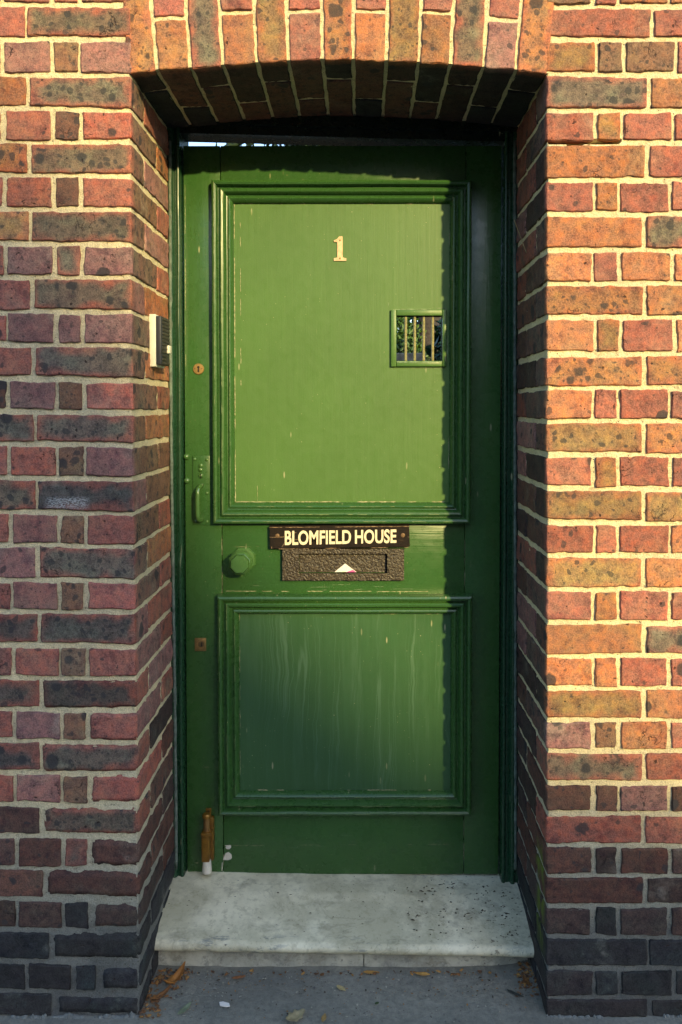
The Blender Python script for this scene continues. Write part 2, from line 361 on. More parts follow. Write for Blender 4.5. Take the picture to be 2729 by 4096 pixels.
def pavement_material(name, a, b):
    m = Mat(name, 0.9, 0.3); v = m.pos()
    n1 = m.noise(v, 3.5, 5, 0.6); n2 = m.noise(v, 60, 5, 0.75); n3 = m.noise(v, 260, 4, 0.7)
    c = m.mix(m.ramp(n1, 0.32, 0.68), a, b); c = m.mix(m.ramp(n2, 0.3, 0.75, 0, 0.6), c, tuple(q*0.55 for q in b))
    vo = m.n('TexVoronoi'); m.set(vo.inputs['Vector'], v); vo.inputs['Scale'].default_value = 170
    sc = m.n('SeparateColor'); m.set(sc.inputs[0], vo.outputs['Color'])
    f = m.math('MULTIPLY', m.math('LESS_THAN', sc.outputs[0], 0.22), m.ramp(vo.outputs['Distance'], 0.32, 0.18))
    c = m.mix(m.math('MULTIPLY', f, 0.5), c, m.mix(sc.outputs[1], (0.30, 0.29, 0.24), (0.05, 0.04, 0.03)))
    return m.out(c, None, m.bump(m.math('MULTIPLY_ADD', n3, 0.7, n2), 0.9, 0.004))
M_PAVE = pavement_material('grey_concrete_paving', (0.30, 0.29, 0.235), (0.20, 0.197, 0.165))
M_ROAD = pavement_material('asphalt', (0.05, 0.05, 0.052), (0.04, 0.04, 0.042))
M_SOIL = pavement_material('garden_soil', (0.07, 0.05, 0.035), (0.05, 0.035, 0.022))
M_KERB = simple('granite_kerb', (0.30, 0.29, 0.28), 0.85, var=0.2, scale=80)
def leaf_material(name, a, b):
    m = Mat(name, 0.5, 0.4); oi = m.noise(m.pos(), 9, 3)
    return m.out(m.mix(m.ramp(oi, 0.35, 0.65), a, b))
M_LEAFA = leaf_material('privet_leaf', (0.055, 0.11, 0.008), (0.015, 0.05, 0.008))
M_LEAFB = leaf_material('laurel_leaf', (0.010, 0.045, 0.016), (0.006, 0.026, 0.010))
M_LEAFC = leaf_material('tree_leaf', (0.03, 0.055, 0.012), (0.015, 0.03, 0.008))
M_BARK = simple('tree_bark', (0.055, 0.045, 0.036), 0.95, var=0.25, scale=30, bump=0.9, dist=0.01)

# ------------------------------------------------------------------ ground, street
def sheet(name, x0, x1, y0, y1, z, mat, n=1):
    v = []; f = []
    for j in range(n+1):
        for i in range(n+1): v.append((x0+(x1-x0)*i/n, y0+(y1-y0)*j/n, z))
    for j in range(n):
        for i in range(n): a = j*(n+1)+i; f.append((a, a+1, a+n+2, a+n+1))
    return tag(mobj(name, v, f, mat), kind='structure')
sheet('ground', -400, 400, -400, 400, -0.135, M_ROAD)
def slab(name, x0, x1, y0, y1, z0, z1, mat):
    b = MB(); b.box(x0, x1, y0, y1, z0, z1); return tag(b.build(name, mat), kind='structure')
slab('kerb', -60, 60, -2.95, -2.80, -0.2, 0.0, M_KERB)
slab('far_kerb', -60, 60, -10.80, -10.65, -0.2, 0.0, M_KERB)
slab('far_pavement', -60, 60, -40, -10.80, -0.2, -0.004, M_PAVE)
slab('garden_ground', -12, 12, 0.46, 30, -0.2, -0.03, M_SOIL)
# pavement: coarse slab outside, finely uneven sheet in the recess and along the wall foot
slab('pavement', -60, 60, -2.80, -0.32, -0.2, 0.0, M_PAVE)
def uneven_pavement():
    v = []; f = []
    xs = np.arange(-1.4, 1.4001, 0.01); ys = np.arange(-0.32, 0.2001, 0.01)
    for y in ys:
        for x in xs:
            z = 0.0015 * noise.noise((x*18, y*18, 3)) + 0.003 * noise.noise((x*4, y*4, 9))
            if y > 0.0 and abs(x+0.05) < 0.6: z += 0.010 * max(0, (abs(x+0.05)-0.34)/0.2)**2 * min(1, y/0.08)
            v.append((x, y, z if y > -0.31 else -0.001))
    nx = len(xs)
    for j in range(len(ys)-1):
        for i in range(nx-1): a = j*nx+i; f.append((a, a+1, a+nx+1, a+nx))
    return tag(mobj('recess_pavement', v, f, M_PAVE, smooth=True), kind='structure')
uneven_pavement()

# ------------------------------------------------------------------ the brick wall
JL = [17,158,298,435,568,701,838,975,1109,1249,1382,1519,1649,1779,1915,2052,2184,2323,2449,2584,2715,2842,2968,3094,3221,3349,3477,3600,3722,3852,3971,4075]
JR = [25,158,298,442,572,719,856,1000,1133,1270,1414,1551,1684,1821,1954,2091,2224,2358,2491,2624,2754,2880,3007,3133,3256,3382,3504,3623,3751,3877,3993,4080]
for J in (JL, JR): J.insert(0, J[0]-139)            # the course cut by the top of the picture; index 0 is course -1
def cornerL(py): return float(np.interp(py, [295,1700,3050,3912], [524,531,552,561]))
def cornerR(py): return 2186.0
EL = lambda py: float(np.interp(py, [17,568,1109,1649,2184,2715,3221,3477,3722,3990], [102,116,126,140,151,163,164,175,200,214]))
def HL(k, py):
    if k == 29: return [-96, 105, 295, 393]
    return [float(np.interp(py, [200, 3660], q)) for q in ([7,70],[207,256],[319,361])]
ER = lambda py: float(np.interp(py, [25,572,860,2200,3500,3751,3990], [2611,2593,2580,2577,2577,2594,2601]))
HRT = {1:(2387,2495,2706),3:(2383,2488,2695),5:(2381,2478,2685),7:(2373,2479,2690),9:(2383,2488,2700),11:(2376,2476,2681),13:(2374,2476,2681),15:(2380,2474,2681),29:(2380,2481,2699)}
def HR(k, py): return list(HRT.get(k, (2374,2476,2679)))
PAL = {'r':((0.36,0.124,0.086),None,0.10),'R':((0.43,0.135,0.098),None,0.04),'p':((0.31,0.145,0.120),None,0.12),'o':((0.40,0.160,0.075),None,0.22),
       'O':((0.47,0.178,0.085),None,0.08),'t':((0.33,0.185,0.078),(0.40,0.15,0.07),0.30),'G':((0.175,0.128,0.092),(0.34,0.120,0.080),0.62),
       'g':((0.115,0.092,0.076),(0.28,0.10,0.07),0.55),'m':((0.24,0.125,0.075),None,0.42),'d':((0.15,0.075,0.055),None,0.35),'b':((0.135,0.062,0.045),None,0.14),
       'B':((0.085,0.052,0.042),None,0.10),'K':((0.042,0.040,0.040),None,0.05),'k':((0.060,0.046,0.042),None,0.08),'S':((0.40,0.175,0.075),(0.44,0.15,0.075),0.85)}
# colours brick by brick, read from left to right, courses -1 .. 30
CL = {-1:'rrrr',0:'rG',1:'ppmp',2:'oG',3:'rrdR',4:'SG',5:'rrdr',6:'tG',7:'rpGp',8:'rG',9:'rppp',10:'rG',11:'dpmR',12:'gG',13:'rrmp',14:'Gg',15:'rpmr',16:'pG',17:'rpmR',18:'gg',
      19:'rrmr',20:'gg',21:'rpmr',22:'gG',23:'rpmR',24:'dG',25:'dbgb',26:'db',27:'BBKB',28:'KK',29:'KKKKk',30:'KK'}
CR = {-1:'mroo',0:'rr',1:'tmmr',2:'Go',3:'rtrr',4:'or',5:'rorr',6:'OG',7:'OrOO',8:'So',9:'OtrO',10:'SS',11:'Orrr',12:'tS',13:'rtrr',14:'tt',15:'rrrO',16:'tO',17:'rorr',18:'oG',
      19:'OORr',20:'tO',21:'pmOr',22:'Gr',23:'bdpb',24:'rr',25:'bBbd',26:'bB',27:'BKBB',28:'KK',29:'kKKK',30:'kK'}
MORT = (0.80, 0.685, 0.41); MORT_LOW = (0.25, 0.25, 0.20); MORT_PLINTH = (0.14, 0.145, 0.13)
def mort_col(z):
    # pointing: pale above, greyer towards the dark plinth courses
    zz = [0.0, 0.10, 0.20, 0.235, 0.33, 0.52, 3.5]
    cc = [(0.12,0.125,0.12),(0.15,0.155,0.14),(0.18,0.185,0.165),(0.30,0.30,0.24),(0.48,0.45,0.33),MORT,MORT]
    return tuple(float(np.interp(z, zz, [c[i] for c in cc])) for i in range(3))

def lattice(L, seg, r):
    """grid coordinates along one edge with lines close to both ends"""
    n = max(2, int(round(L/seg)))
    inner = [r + (L-2*r)*i/n for i in range(n+1)]
    return [0.0, r*0.4] + inner + [L-r*0.4, L]
BR_N = [0]
def brick(parent, q, y0, y1, code, r=0.005, name='brick', wob=1.0, keep_back=False, inner=None, soffit_shade=None):
    """q: front quad corners (x,z): bl, br, tr, tl.  One rounded, slightly uneven brick."""
    BR_N[0] += 1; sd = BR_N[0]*0.731
    lx = (abs(q[1][0]-q[0][0]) + abs(q[2][0]-q[3][0]))/2; lz = (abs(q[3][1]-q[0][1]) + abs(q[2][1]-q[1][1]))/2; ly = y1-y0
    A = [lattice(lx, 0.009, r), lattice(ly, 0.024, r), lattice(lz, 0.010, r)]
    Ls = (lx, ly, lz)
    idx = {}; V = []; F = []; D = []; T = []
    def vid(i, j, k):
        key = (i, j, k)
        if key in idx: return idx[key]
        p = [A[0][i], A[1][j], A[2][k]]
        c = [min(max(p[a], r), Ls[a]-r) for a in range(3)]
        d = Vector([p[a]-c[a] for a in range(3)])
        nrm = Vector((0, 0, 0))
        for a in range(3):
            if p[a] <= 1e-9: nrm[a] -= 1
            elif p[a] >= Ls[a]-1e-9: nrm[a] += 1
        if d.length > 1e-9 and nrm.length > 1.1: d = d.normalized()*r
        pp = [c[a]+d[a] for a in range(3)]
        u, w = pp[0]/lx, pp[2]/lz
        b = (q[0][0]*(1-u)+q[1][0]*u, q[0][1]*(1-u)+q[1][1]*u); t = (q[3][0]*(1-u)+q[2][0]*u, q[3][1]*(1-u)+q[2][1]*u)
        x = b[0]*(1-w)+t[0]*w; z = b[1]*(1-w)+t[1]*w; y = y0+pp[1]
        W = Vector((x, y, z))
        n1 = noise.noise_vector(W*22 + Vector((sd*3.1, sd, -sd))); n2 = noise.noise_vector(W*75 + Vector((-sd, sd*2.3, sd)))
        n3_ = noise.noise_vector(W*150 + Vector((sd, -sd*1.7, sd)))
        dv = n1*0.0026 + n2*0.0022 + n3_*0.0013
        W += Vector((dv.x, dv.y*0.42, dv.z))*wob
        # knocked arrises
        if nrm.length > 1.2:
            ch = noise.noise(W*38 + Vector((sd, 7*sd, 0)))
            if ch > 0.22: W -= Vector((nrm.x, nrm.y, nrm.z)).normalized()*min(0.009, (ch-0.22)*0.024)*wob
        idx[key] = len(V); V.append(W)
        T.append('i' if inner and pp[1] > 0.005 and ((inner[0] < 0 and u*lx < 0.004) or (inner[0] > 0 and lx-u*lx < 0.004)) else ('u' if soffit_shade and pp[1] > 0.004 and w*lz < 0.004 else ''))
        D.append(min(u*lx, lx-u*lx, w*lz, lz-w*lz))
        return idx[key]
    nx, ny, nz = [len(a)-1 for a in A]
    for i in range(nx):
        for k in range(nz):
            F.append((vid(i,0,k), vid(i+1,0,k), vid(i+1,0,k+1), vid(i,0,k+1)))
            if keep_back: F.append((vid(i,ny,k), vid(i,ny,k+1), vid(i+1,ny,k+1), vid(i+1,ny,k)))
    for j in range(ny):
        for k in range(nz):
            F.append((vid(0,j,k), vid(0,j,k+1), vid(0,j+1,k+1), vid(0,j+1,k))); F.append((vid(nx,j,k), vid(nx,j+1,k), vid(nx,j+1,k+1), vid(nx,j,k+1)))
        for i in range(nx):
            F.append((vid(i,j,0), vid(i,j+1,0), vid(i+1,j+1,0), vid(i+1,j,0))); F.append((vid(i,j,nz), vid(i+1,j,nz), vid(i+1,j+1,nz), vid(i,j+1,nz)))
    cen, edge, dens = PAL[code]
    rr = random.Random(sd*100)
    j1 = 1 + rr.uniform(-0.16, 0.16); j2 = rr.uniform(-0.06, 0.06)
    def jit(c): return (c[0]*j1*(1+j2), c[1]*j1, c[2]*j1*(1-j2))
    cols = []
    for W, d, t_ in zip(V, D, T):
        c = jit(cen)
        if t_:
            # end face burnt to another tone; underside has soffit shade painted in
            c2, e2, d2 = PAL[inner[1] if t_ == 'i' else soffit_shade]; f = 0.5+0.5*noise.noise(W*24+Vector((0, 0, sd))); f = min(1, max(0, f*1.6-0.1))
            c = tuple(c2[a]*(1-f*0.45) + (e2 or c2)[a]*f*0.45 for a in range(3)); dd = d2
        elif edge:
            f = min(1, max(0, (d + 0.016*noise.noise(W*30 + Vector((sd, 0, 0))) + 0.010*noise.noise(W*9+Vector((0, sd, 0))))/0.016)); f = f*f*(3-2*f)
            e = jit(edge); c = tuple(e[a]*(1-f)+c[a]*f for a in range(3)); dd = dens*(0.25+0.75*f)
        else: dd = dens
        cols.append((*c, dd))
    return mobj(name, V, F, M_BRICK, parent, smooth=True, cols=cols, seed=(BR_N[0]*0.377) % 11.0)

YR = 0.335                                              # depth of the reveal, front of the door frame
wall = empty('brick_wall', (0, 0.2, 0)); tag(wall, 'weathered red and dark spotted brick wall with cream pointing round the green door', 'wall')
ZTOP = 3.05
ZCRACK = PZ(567, 0)
def pier_mortar(side):
    """mortar skin wrapping round the arris, with a solid core behind it"""
    Jpy = [-400, 0, 500, 1000, 1500, 2000, 2500, 3000, 3500, 4000, 4150]
    cf = cornerL if side < 0 else cornerR
    cz = [PZ(p, 0) for p in Jpy]; cx = [P(cf(p), p, 0)[0] for p in Jpy]
    def cornerx(z): return float(np.interp(z, cz[::-1], cx[::-1]))
    zs = np.concatenate([np.arange(-0.02, 2.36, 0.0065), np.arange(2.36, ZTOP, 0.05), [ZTOP]])
    path = []                                           # (distance from the arris on the front face, depth)
    for d in (3.2, 2.4, 1.8, 1.4, 1.15): path.append((d, 0.0))
    for d in np.arange(0.9 if side < 0 else 0.9, 0.004, -0.0065): path.append((float(d), 0.0))
    path += [(0.002, 0.0), (0.0, 0.002)]
    for y in np.arange(0.0065, 0.36, 0.0065): path.append((0.0, float(y)))
    path.append((0.0, 0.46))
    V = np.zeros((len(zs)*len(path), 3)); cols = np.zeros((len(zs)*len(path), 4)); i = 0
    rec = 0.0036
    for z in zs:
        X = cornerx(z); mc = mort_col(z)
        for d, y in path:
            p = Vector((X + side*(d + (rec if True else 0)), rec + y, float(z)))
            nn = 0.0017*noise.noise(p*24) + 0.0016*noise.noise(p*85)
            if side > 0 and y == 0.0 and 0.0 < d < 0.165 and abs(z - ZCRACK - 0.004*noise.noise((d*25, 0, 0))) < 0.0042: nn += 0.022
            if y == 0.0: p.y += nn
            if d == 0.0: p.x -= side*nn
            V[i] = p; cols[i] = (*mc, 1); i += 1
    n = len(path); F = []
    for a in range(len(zs)-1):
        for b in range(n-1):
            q = (a*n+b, a*n+b+1, (a+1)*n+b+1, (a+1)*n+b)
            F.append(q if side < 0 else q[::-1])
    b = MB(); b.v = [tuple(v) for v in V]; b.f = F; k0 = len(b.v)
    xo = side*3.7; xi = cornerx(1.0) + side*0.03
    b.box(min(xo, xi), max(xo, xi), 0.03, 0.455, -0.05, ZTOP-0.01)
    cols = np.vstack([cols, np.tile((*MORT, 1), (len(b.v)-k0, 1))])
    return mobj('pier', b.v, b.f, M_MORTAR, wall, smooth=False, cols=cols), cornerx
pierL, cxL = pier_mortar(-1); pierR, cxR = pier_mortar(1)
tag(pierL, 'shaded brick pier left of the door'); tag(pierR, 'sunlit brick pier right of the door')
bed, perp = 0.0115, 0.0095
bedpx, perppx = 23, 18
outer_specs = []
rr = random.Random(3)
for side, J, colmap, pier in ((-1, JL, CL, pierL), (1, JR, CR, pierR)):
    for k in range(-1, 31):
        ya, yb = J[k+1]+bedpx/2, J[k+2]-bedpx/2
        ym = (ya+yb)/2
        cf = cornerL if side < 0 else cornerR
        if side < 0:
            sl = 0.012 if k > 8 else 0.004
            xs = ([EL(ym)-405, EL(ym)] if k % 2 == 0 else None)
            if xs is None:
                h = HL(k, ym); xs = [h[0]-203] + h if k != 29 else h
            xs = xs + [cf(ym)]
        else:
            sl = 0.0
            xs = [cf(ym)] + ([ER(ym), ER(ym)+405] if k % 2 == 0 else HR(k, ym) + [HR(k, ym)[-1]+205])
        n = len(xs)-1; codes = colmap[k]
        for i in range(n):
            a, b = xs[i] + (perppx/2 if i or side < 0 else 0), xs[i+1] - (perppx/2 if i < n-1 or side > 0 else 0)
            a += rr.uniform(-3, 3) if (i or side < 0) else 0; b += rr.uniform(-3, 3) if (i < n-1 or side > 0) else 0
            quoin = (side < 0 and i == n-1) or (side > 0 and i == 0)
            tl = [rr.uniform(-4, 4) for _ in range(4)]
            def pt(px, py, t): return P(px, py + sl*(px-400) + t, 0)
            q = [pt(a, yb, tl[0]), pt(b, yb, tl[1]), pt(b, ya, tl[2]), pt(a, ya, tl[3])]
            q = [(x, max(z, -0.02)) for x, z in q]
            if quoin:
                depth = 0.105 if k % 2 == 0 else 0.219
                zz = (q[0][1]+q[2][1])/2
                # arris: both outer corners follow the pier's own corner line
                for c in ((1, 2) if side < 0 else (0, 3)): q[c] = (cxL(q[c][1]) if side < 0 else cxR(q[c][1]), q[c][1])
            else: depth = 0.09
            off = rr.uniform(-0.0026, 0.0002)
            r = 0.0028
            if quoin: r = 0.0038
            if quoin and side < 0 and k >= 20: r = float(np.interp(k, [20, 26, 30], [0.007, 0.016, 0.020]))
            brick(pier, q, off, depth, codes[min(i, len(codes)-1)], r=r, inner=((1, rr.choice('GmGrp')) if side < 0 else (-1, rr.choice('gdBgd'))) if quoin and k < 22 else None)  # dark brick tones on the right reveal also paint in recess shade
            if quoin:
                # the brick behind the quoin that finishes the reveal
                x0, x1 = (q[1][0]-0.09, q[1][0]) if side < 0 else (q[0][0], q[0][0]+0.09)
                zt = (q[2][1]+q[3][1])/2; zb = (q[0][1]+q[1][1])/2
                rc = rr.choice(('rrGmGptm' if side < 0 else 'gdBgdp') if k < 22 else 'bbdBB') if k < 28 else 'K'  # right side coded dark here too, deepening the recess shade
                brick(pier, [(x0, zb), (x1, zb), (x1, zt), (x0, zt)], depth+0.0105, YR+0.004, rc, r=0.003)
# bricks beyond the picture's edges, one joined mesh
def outer_bricks():
    V = []; F = []; cols = []; seeds = []
    pitch = 0.0765; rr = random.Random(11)
    def one(x0, x1, z0, z1):
        c, e, d = PAL[rr.choice('rrRpooOtGGgm')] if z0 > 0.28 else PAL[rr.choice('KKkB')]
        b = MB(); y0 = rr.uniform(-0.0015, 0.002); b.box(x0, x1, y0, 0.06, z0, z1, 0.004)
        n0 = len(V); V.extend(b.v); F.extend([tuple(i+n0 for i in f) for f in b.f])
        j = rr.uniform(0.85, 1.15)
        cols.extend([(c[0]*j, c[1]*j, c[2]*j, d)]*len(b.v)); seeds.extend([rr.uniform(0, 10)]*len(b.v))
    for side, J in ((-1, JL), (1, JR)):
        zl = [PZ(j, 0) for j in J]
        for k in range(-1, 31):
            z1, z0 = zl[k+1]-bed/2, zl[k+2]+bed/2
            ym = (J[k+1]+J[k+2])/2
            if side < 0:
                st = PX(EL(ym)-405-8, 0) if k % 2 == 0 else (P(HL(k, ym)[0]-203-8 if k != 29 else -96-8, ym, 0)[0])
                x = st
                while x > -3.2:
                    L = 0.218 if k % 2 == 0 else 0.104
                    one(x-L-0.005, x-0.005, max(z0, -0.02), z1); x -= L+0.0105
            else:
                x = PX(ER(ym)+405+8, 0) if k % 2 == 0 else PX(HR(k, ym)[-1]+205+8, 0)
                while x < 3.2:
                    L = 0.218 if k % 2 == 0 else 0.104
                    one(x+0.005, x+L+0.005, max(z0, -0.02), z1); x += L+0.0105
    z = max(PZ(JL[0], 0), PZ(JR[0], 0)) + bed; k = 0
    zt0 = z
    while z + pitch < ZTOP:
        L = 0.218 if k % 2 else 0.104
        x = -3.2
        while x < 3.2:
            zb_ = z
            if x+L > ARCH_X0 and x < ARCH_X1:
                pm = min(2230, max(480, PPX + (x+L/2)*FPX/1.79)); zb_ = max(z, PZ(intrados(pm)-408, 0))     # cut bricks over the extrados
            if z+pitch-bed - zb_ > 0.018: one(x, x+L, zb_, z+pitch-bed)
            x += L+0.0105
        z += pitch; k += 1
    o = mobj('upper_and_outer_bricks', V, F, M_BRICK, wall, smooth=False, cols=cols, seed=seeds)
    return tag(o, kind='stuff')

# ---- segmental arch: thirteen voussoirs, one and a half bricks deep
AJ = [509, 628, 762, 891, 1027, 1153, 1290, 1413, 1547, 1677, 1803, 1934, 2065, 2196]
def intrados(px): return float(np.interp(px, [480,530,628,762,891,1027,1153,1290,1413,1547,1803,2065,2196,2230], [298,292,279,271,260,250,242,236,236,242,257,279,296,300]))
SPLIT = {1: 73, 3: 50, 5: 44, 7: 44, 9: 50, 11: 80}
ACOL = ['S','o','G','O','t','r','S','o','t','o','G','p','S']
def apt(px, h):
    """point h pixels above the intrados on the radial joint through px"""
    x = px + (px-1352)*0.030*h/260; return P(x, intrados(px)-h, 0)
ARCH_TOP = PZ(236-415, 0); ARCH_X0 = P(470, 0, 0)[0]; ARCH_X1 = P(2230, 0, 0)[0]
def arch_mortar():
    V = []; F = []; cols = []
    pxs = np.arange(500, 2210, 10.0); hs = np.arange(-0.5, 414, 11.0); n = len(hs)
    def P3(px, h, y):
        x, z = apt(px, h); return Vector((x, y, z))
    for px in pxs:
        for h in hs:
            p = P3(px, h + 5, 0.0034); p.y += 0.002*noise.noise(p*30) + 0.0016*noise.noise(p*85); V.append(p)
    for a in range(len(pxs)-1):
        for b in range(n-1): F.append((a*n+b, (a+1)*n+b, (a+1)*n+b+1, a*n+b+1))
    k0 = len(V); ys = np.arange(0.0045, 0.46, 0.008); m = len(ys)
    for px in pxs:
        for y in ys:
            p = P3(px, 5, float(y)); p.z += 0.0011*noise.noise(p*30) + 0.0008*noise.noise(p*85); V.append(p)
    for a in range(len(pxs)-1):
        for b in range(m-1): F.append((k0+a*m+b, k0+a*m+b+1, k0+(a+1)*m+b+1, k0+(a+1)*m+b))
    b = MB(); b.v = [tuple(v) for v in V]; b.f = F
    b.box(P(505,0,0)[0], P(2200,0,0)[0], 0.03, 0.455, PZ(222, 0), ZTOP-0.012)
    b.box(P(505,0,0)[0], P(2200,0,0)[0], 0.006, 0.03, ARCH_TOP-0.004, ZTOP-0.011)
    o = mobj('arch', b.v, b.f, M_MORTAR, wall, cols=[(*MORT, 1)]*len(b.v)); return o
archo = arch_mortar(); tag(archo, 'segmental brick arch over the recessed doorway')
for i in range(13):  # undersides and rear bricks coded dark to paint in the soffit shade
    a, b = AJ[i]+8, AJ[i+1]-8
    def quad(h0, h1): return [apt(a, h0), apt(b, h0), apt(b, h1), apt(a, h1)]
    jt = rr.uniform(-3.5, -0.5)
    c = ACOL[i]
    if i in SPLIT:
        hs_ = intrados((a+b)/2) - SPLIT[i]
        brick(archo, quad(jt, hs_-9), rr.uniform(-0.002, 0.001), 0.219, c, r=0.0032, soffit_shade=rr.choice('BdBk'))
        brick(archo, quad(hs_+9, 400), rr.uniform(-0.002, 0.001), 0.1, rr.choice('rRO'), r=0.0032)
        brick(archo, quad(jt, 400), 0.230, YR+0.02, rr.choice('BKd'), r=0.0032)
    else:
        brick(archo, quad(jt, 400), rr.uniform(-0.002, 0.001), 0.104, c, r=0.0032, soffit_shade=rr.choice('BdBk'))
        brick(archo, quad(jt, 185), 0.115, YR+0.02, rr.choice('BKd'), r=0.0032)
outer_bricks()
b = MB(); b.box(-3.72, 3.72, -0.03, 0.49, ZTOP, ZTOP+0.07, 0.008); b.build('coping', M_KERB, wall)

# ------------------------------------------------------------------ door frame
YD = 0.368; YP = 0.374
DX0, DX1 = PX(741, YD), PX(2001, YD)                    # door edges
DZ0, DZ1 = PZ(3497, YD), PZ(583, YD)
RX0, RX1 = cxL(1.0), cxR(1.0)
frame = empty('door_frame', ((DX0+DX1)/2, YR+0.04, DZ0)); tag(frame, 'dark green moulded timber door frame set in the brick reveal', 'door frame')
SILL_TILT = 0.017
def sillz(x): return -SILL_TILT*(x - (RX0+RX1)/2)/(RX1-RX0)
def jamb(side):
    xo = (RX0-0.02) if side < 0 else (RX1+0.02); xi = (DX0-0.003) if side < 0 else (DX1+0.003)
    w = xi-xo
    pr = [(xo, 0.45), (xo, YR+0.012), (xo+w*0.30, YR+0.010)]
    def arc(cx, cy, rr_, a0, a1, n=7): return [(cx + rr_*math.cos(R(a0+(a1-a0)*i/n))*(1 if side < 0 else -1), cy + rr_*math.sin(R(a0+(a1-a0)*i/n))) for i in range(n+1)]
    s = 1 if side < 0 else -1
    pr += arc(xo+w*0.46, YR+0.011, 0.007, 180, 360)
    pr += [(xo+w*0.46+s*0.009, YR+0.014), (xo+w*0.72, YR+0.012)]
    pr += arc(xi-s*0.007, YR+0.014, 0.0055, 190, 360)
    pr += [(xi, YR+0.030), (xi, 0.45)]
    zb = PZ(3545, YR+0.01) if side < 0 else PZ(3545, YR+0.01)
    zt = PZ(455, YR) + 0.01
    # swept in z with slight waviness so the arrises are not ruler-straight
    zs = np.linspace(zb, zt, 60); V = []; F = []; n = len(pr)
    for z in zs:
        for j, (x, y) in enumerate(pr):
            k = noise.noise((x*10, y*10, z*6.0))*0.0012
            if side < 0 and abs(z - PZ(2190, YR)) < 0.042 and j > n-8: y += 0.016*max(0, 1-abs(z-PZ(2190, YR))/0.042)**0.4      # knocked-out strike mortice
            V.append((x+k, y+k, z))
    for a in range(len(zs)-1):
        for j in range(n-1):
            q = (a*n+j, a*n+j+1, (a+1)*n+j+1, (a+1)*n+j); F.append(q if side < 0 else q[::-1])
    F.append(tuple(range(n))); F.append(tuple((len(zs)-1)*n+j for j in range(n)))
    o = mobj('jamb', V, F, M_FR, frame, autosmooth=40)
    return o
jamb(-1); jamb(1)
b = MB(); zh = PZ(440, YR)+0.05; zl_, zr_ = DZ1+0.0285, DZ1+0.004
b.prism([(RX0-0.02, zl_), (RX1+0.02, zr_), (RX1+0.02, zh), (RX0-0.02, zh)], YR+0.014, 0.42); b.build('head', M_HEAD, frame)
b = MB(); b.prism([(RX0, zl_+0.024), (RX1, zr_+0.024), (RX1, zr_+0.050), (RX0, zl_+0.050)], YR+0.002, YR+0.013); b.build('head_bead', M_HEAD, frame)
# mastic line between the frame and the bricks
for side in (-1, 1):
    b = MB(); x = RX0 if side < 0 else RX1
    zz = np.linspace(PZ(3480, YR), PZ(560, YR), 90)
    b.tube([(cxL(z)+0.0045 if side < 0 else cxR(z)-0.0045, YR+0.006+0.002*noise.noise((z*9, side, 0)), z) for z in zz], [0.0045+0.0028*noise.noise((z*30, side*5, 2)) for z in zz], 6)
    b.build('mastic_bead', simple('grey_mastic_%d' % (side+1), (0.15, 0.20, 0.16), 0.8, var=0.3, scale=50), frame, smooth=True)

# ------------------------------------------------------------------ door
door = empty('door', ((DX0+DX1)/2, YD+0.02, DZ0)); tag(door, 'glossy green painted panelled door numbered 1 with a barred spyhole', 'door')
UPX = (857, 1880); UPY = (728, 2092); LPX = (872, 1888); LPY = (2374, 3246)
xs_l = PX(870, YD); xs_r = PX(1878, YD)
zu0, zu1 = PZ(UPY[1], YD), PZ(UPY[0], YD); zl0, zl1 = PZ(LPY[1], YD), PZ(LPY[0], YD)
def board(name, x0, x1, z0, z1, mat, bev=0.0016):
    b = MB(); b.box(x0, x1, YD, YD+0.042, z0, z1, bev); return b.build(name, mat, door, autosmooth=50)
MW = 0.056                                              # bolection moulding width
g = 0.0007
xi_l, xi_r = xs_l + 0.012, xs_r - 0.012
board('stile', DX0, xi_l-g, DZ0, DZ1, M_PV); board('stile', xi_r+g, DX1, DZ0, DZ1, M_PV)
board('rail', xi_l+g, xi_r-g, zu1-0.02, DZ1, M_PH); board('rail', xi_l+g, xi_r-g, zl1-0.02, zu0+0.02, M_PH); board('rail', xi_l+g, xi_r-g, DZ0, zl0+0.02, M_PH)
# spyhole opening in the upper panel
HX0, HX1 = PX(1585, YP), PX(1767, YP); HZ0, HZ1 = PZ(1444, YP, 1676), PZ(1264, YP, 1676)
def panel(x0, x1, z0, z1, mat, hole=None):
    b = MB()
    if hole is None: b.box(x0, x1, YP, YP+0.022, z0, z1)
    else:
        hx0, hx1, hz0, hz1 = hole
        X = [x0, hx0, hx1, x1]; Z = [z0, hz0, hz1, z1]
        v = [(x, y, z) for y in (YP, YP+0.022) for z in Z for x in X]; f = []
        for j in range(3):
            for i in range(3):
                if i == 1 and j == 1: continue
                a = j*4+i; f.append((a, a+1, a+5, a+4)); f.append((a+16, a+20, a+21, a+17))
        for (p, q) in ((5, 6), (6, 10), (10, 9), (9, 5)): f.append((p, p+16, q+16, q))
        b.add(v, f)
    return b.build('panel', mat, door)
ux0, ux1 = PX(UPX[0], YD), PX(UPX[1], YD); lx0, lx1 = PX(LPX[0], YD), PX(LPX[1], YD)
pu = panel(xi_l+0.001, xi_r-0.001, zu0+0.019, zu1-0.019, M_PP, (HX0, HX1, HZ0, HZ1))
pl = panel(xi_l+0.001, xi_r-0.001, zl0+0.019, zl1-0.019, M_PD)
PROF = [(0.0, 0.001), (0.0005, -0.020), (0.003, -0.0275), (0.008, -0.0300), (0.013, -0.0275), (0.0155, -0.0205), (0.0165, -0.0130), (0.0205, -0.0125), (0.0215, -0.0190),
        (0.026, -0.0228), (0.031, -0.0215), (0.0350, -0.0150), (0.0375, -0.0075), (0.041, -0.0060), (0.0422, -0.0110), (0.046, -0.0128), (0.050, -0.0105), (0.0535, -0.0040), (0.056, 0.0005), (0.056, 0.0065)]
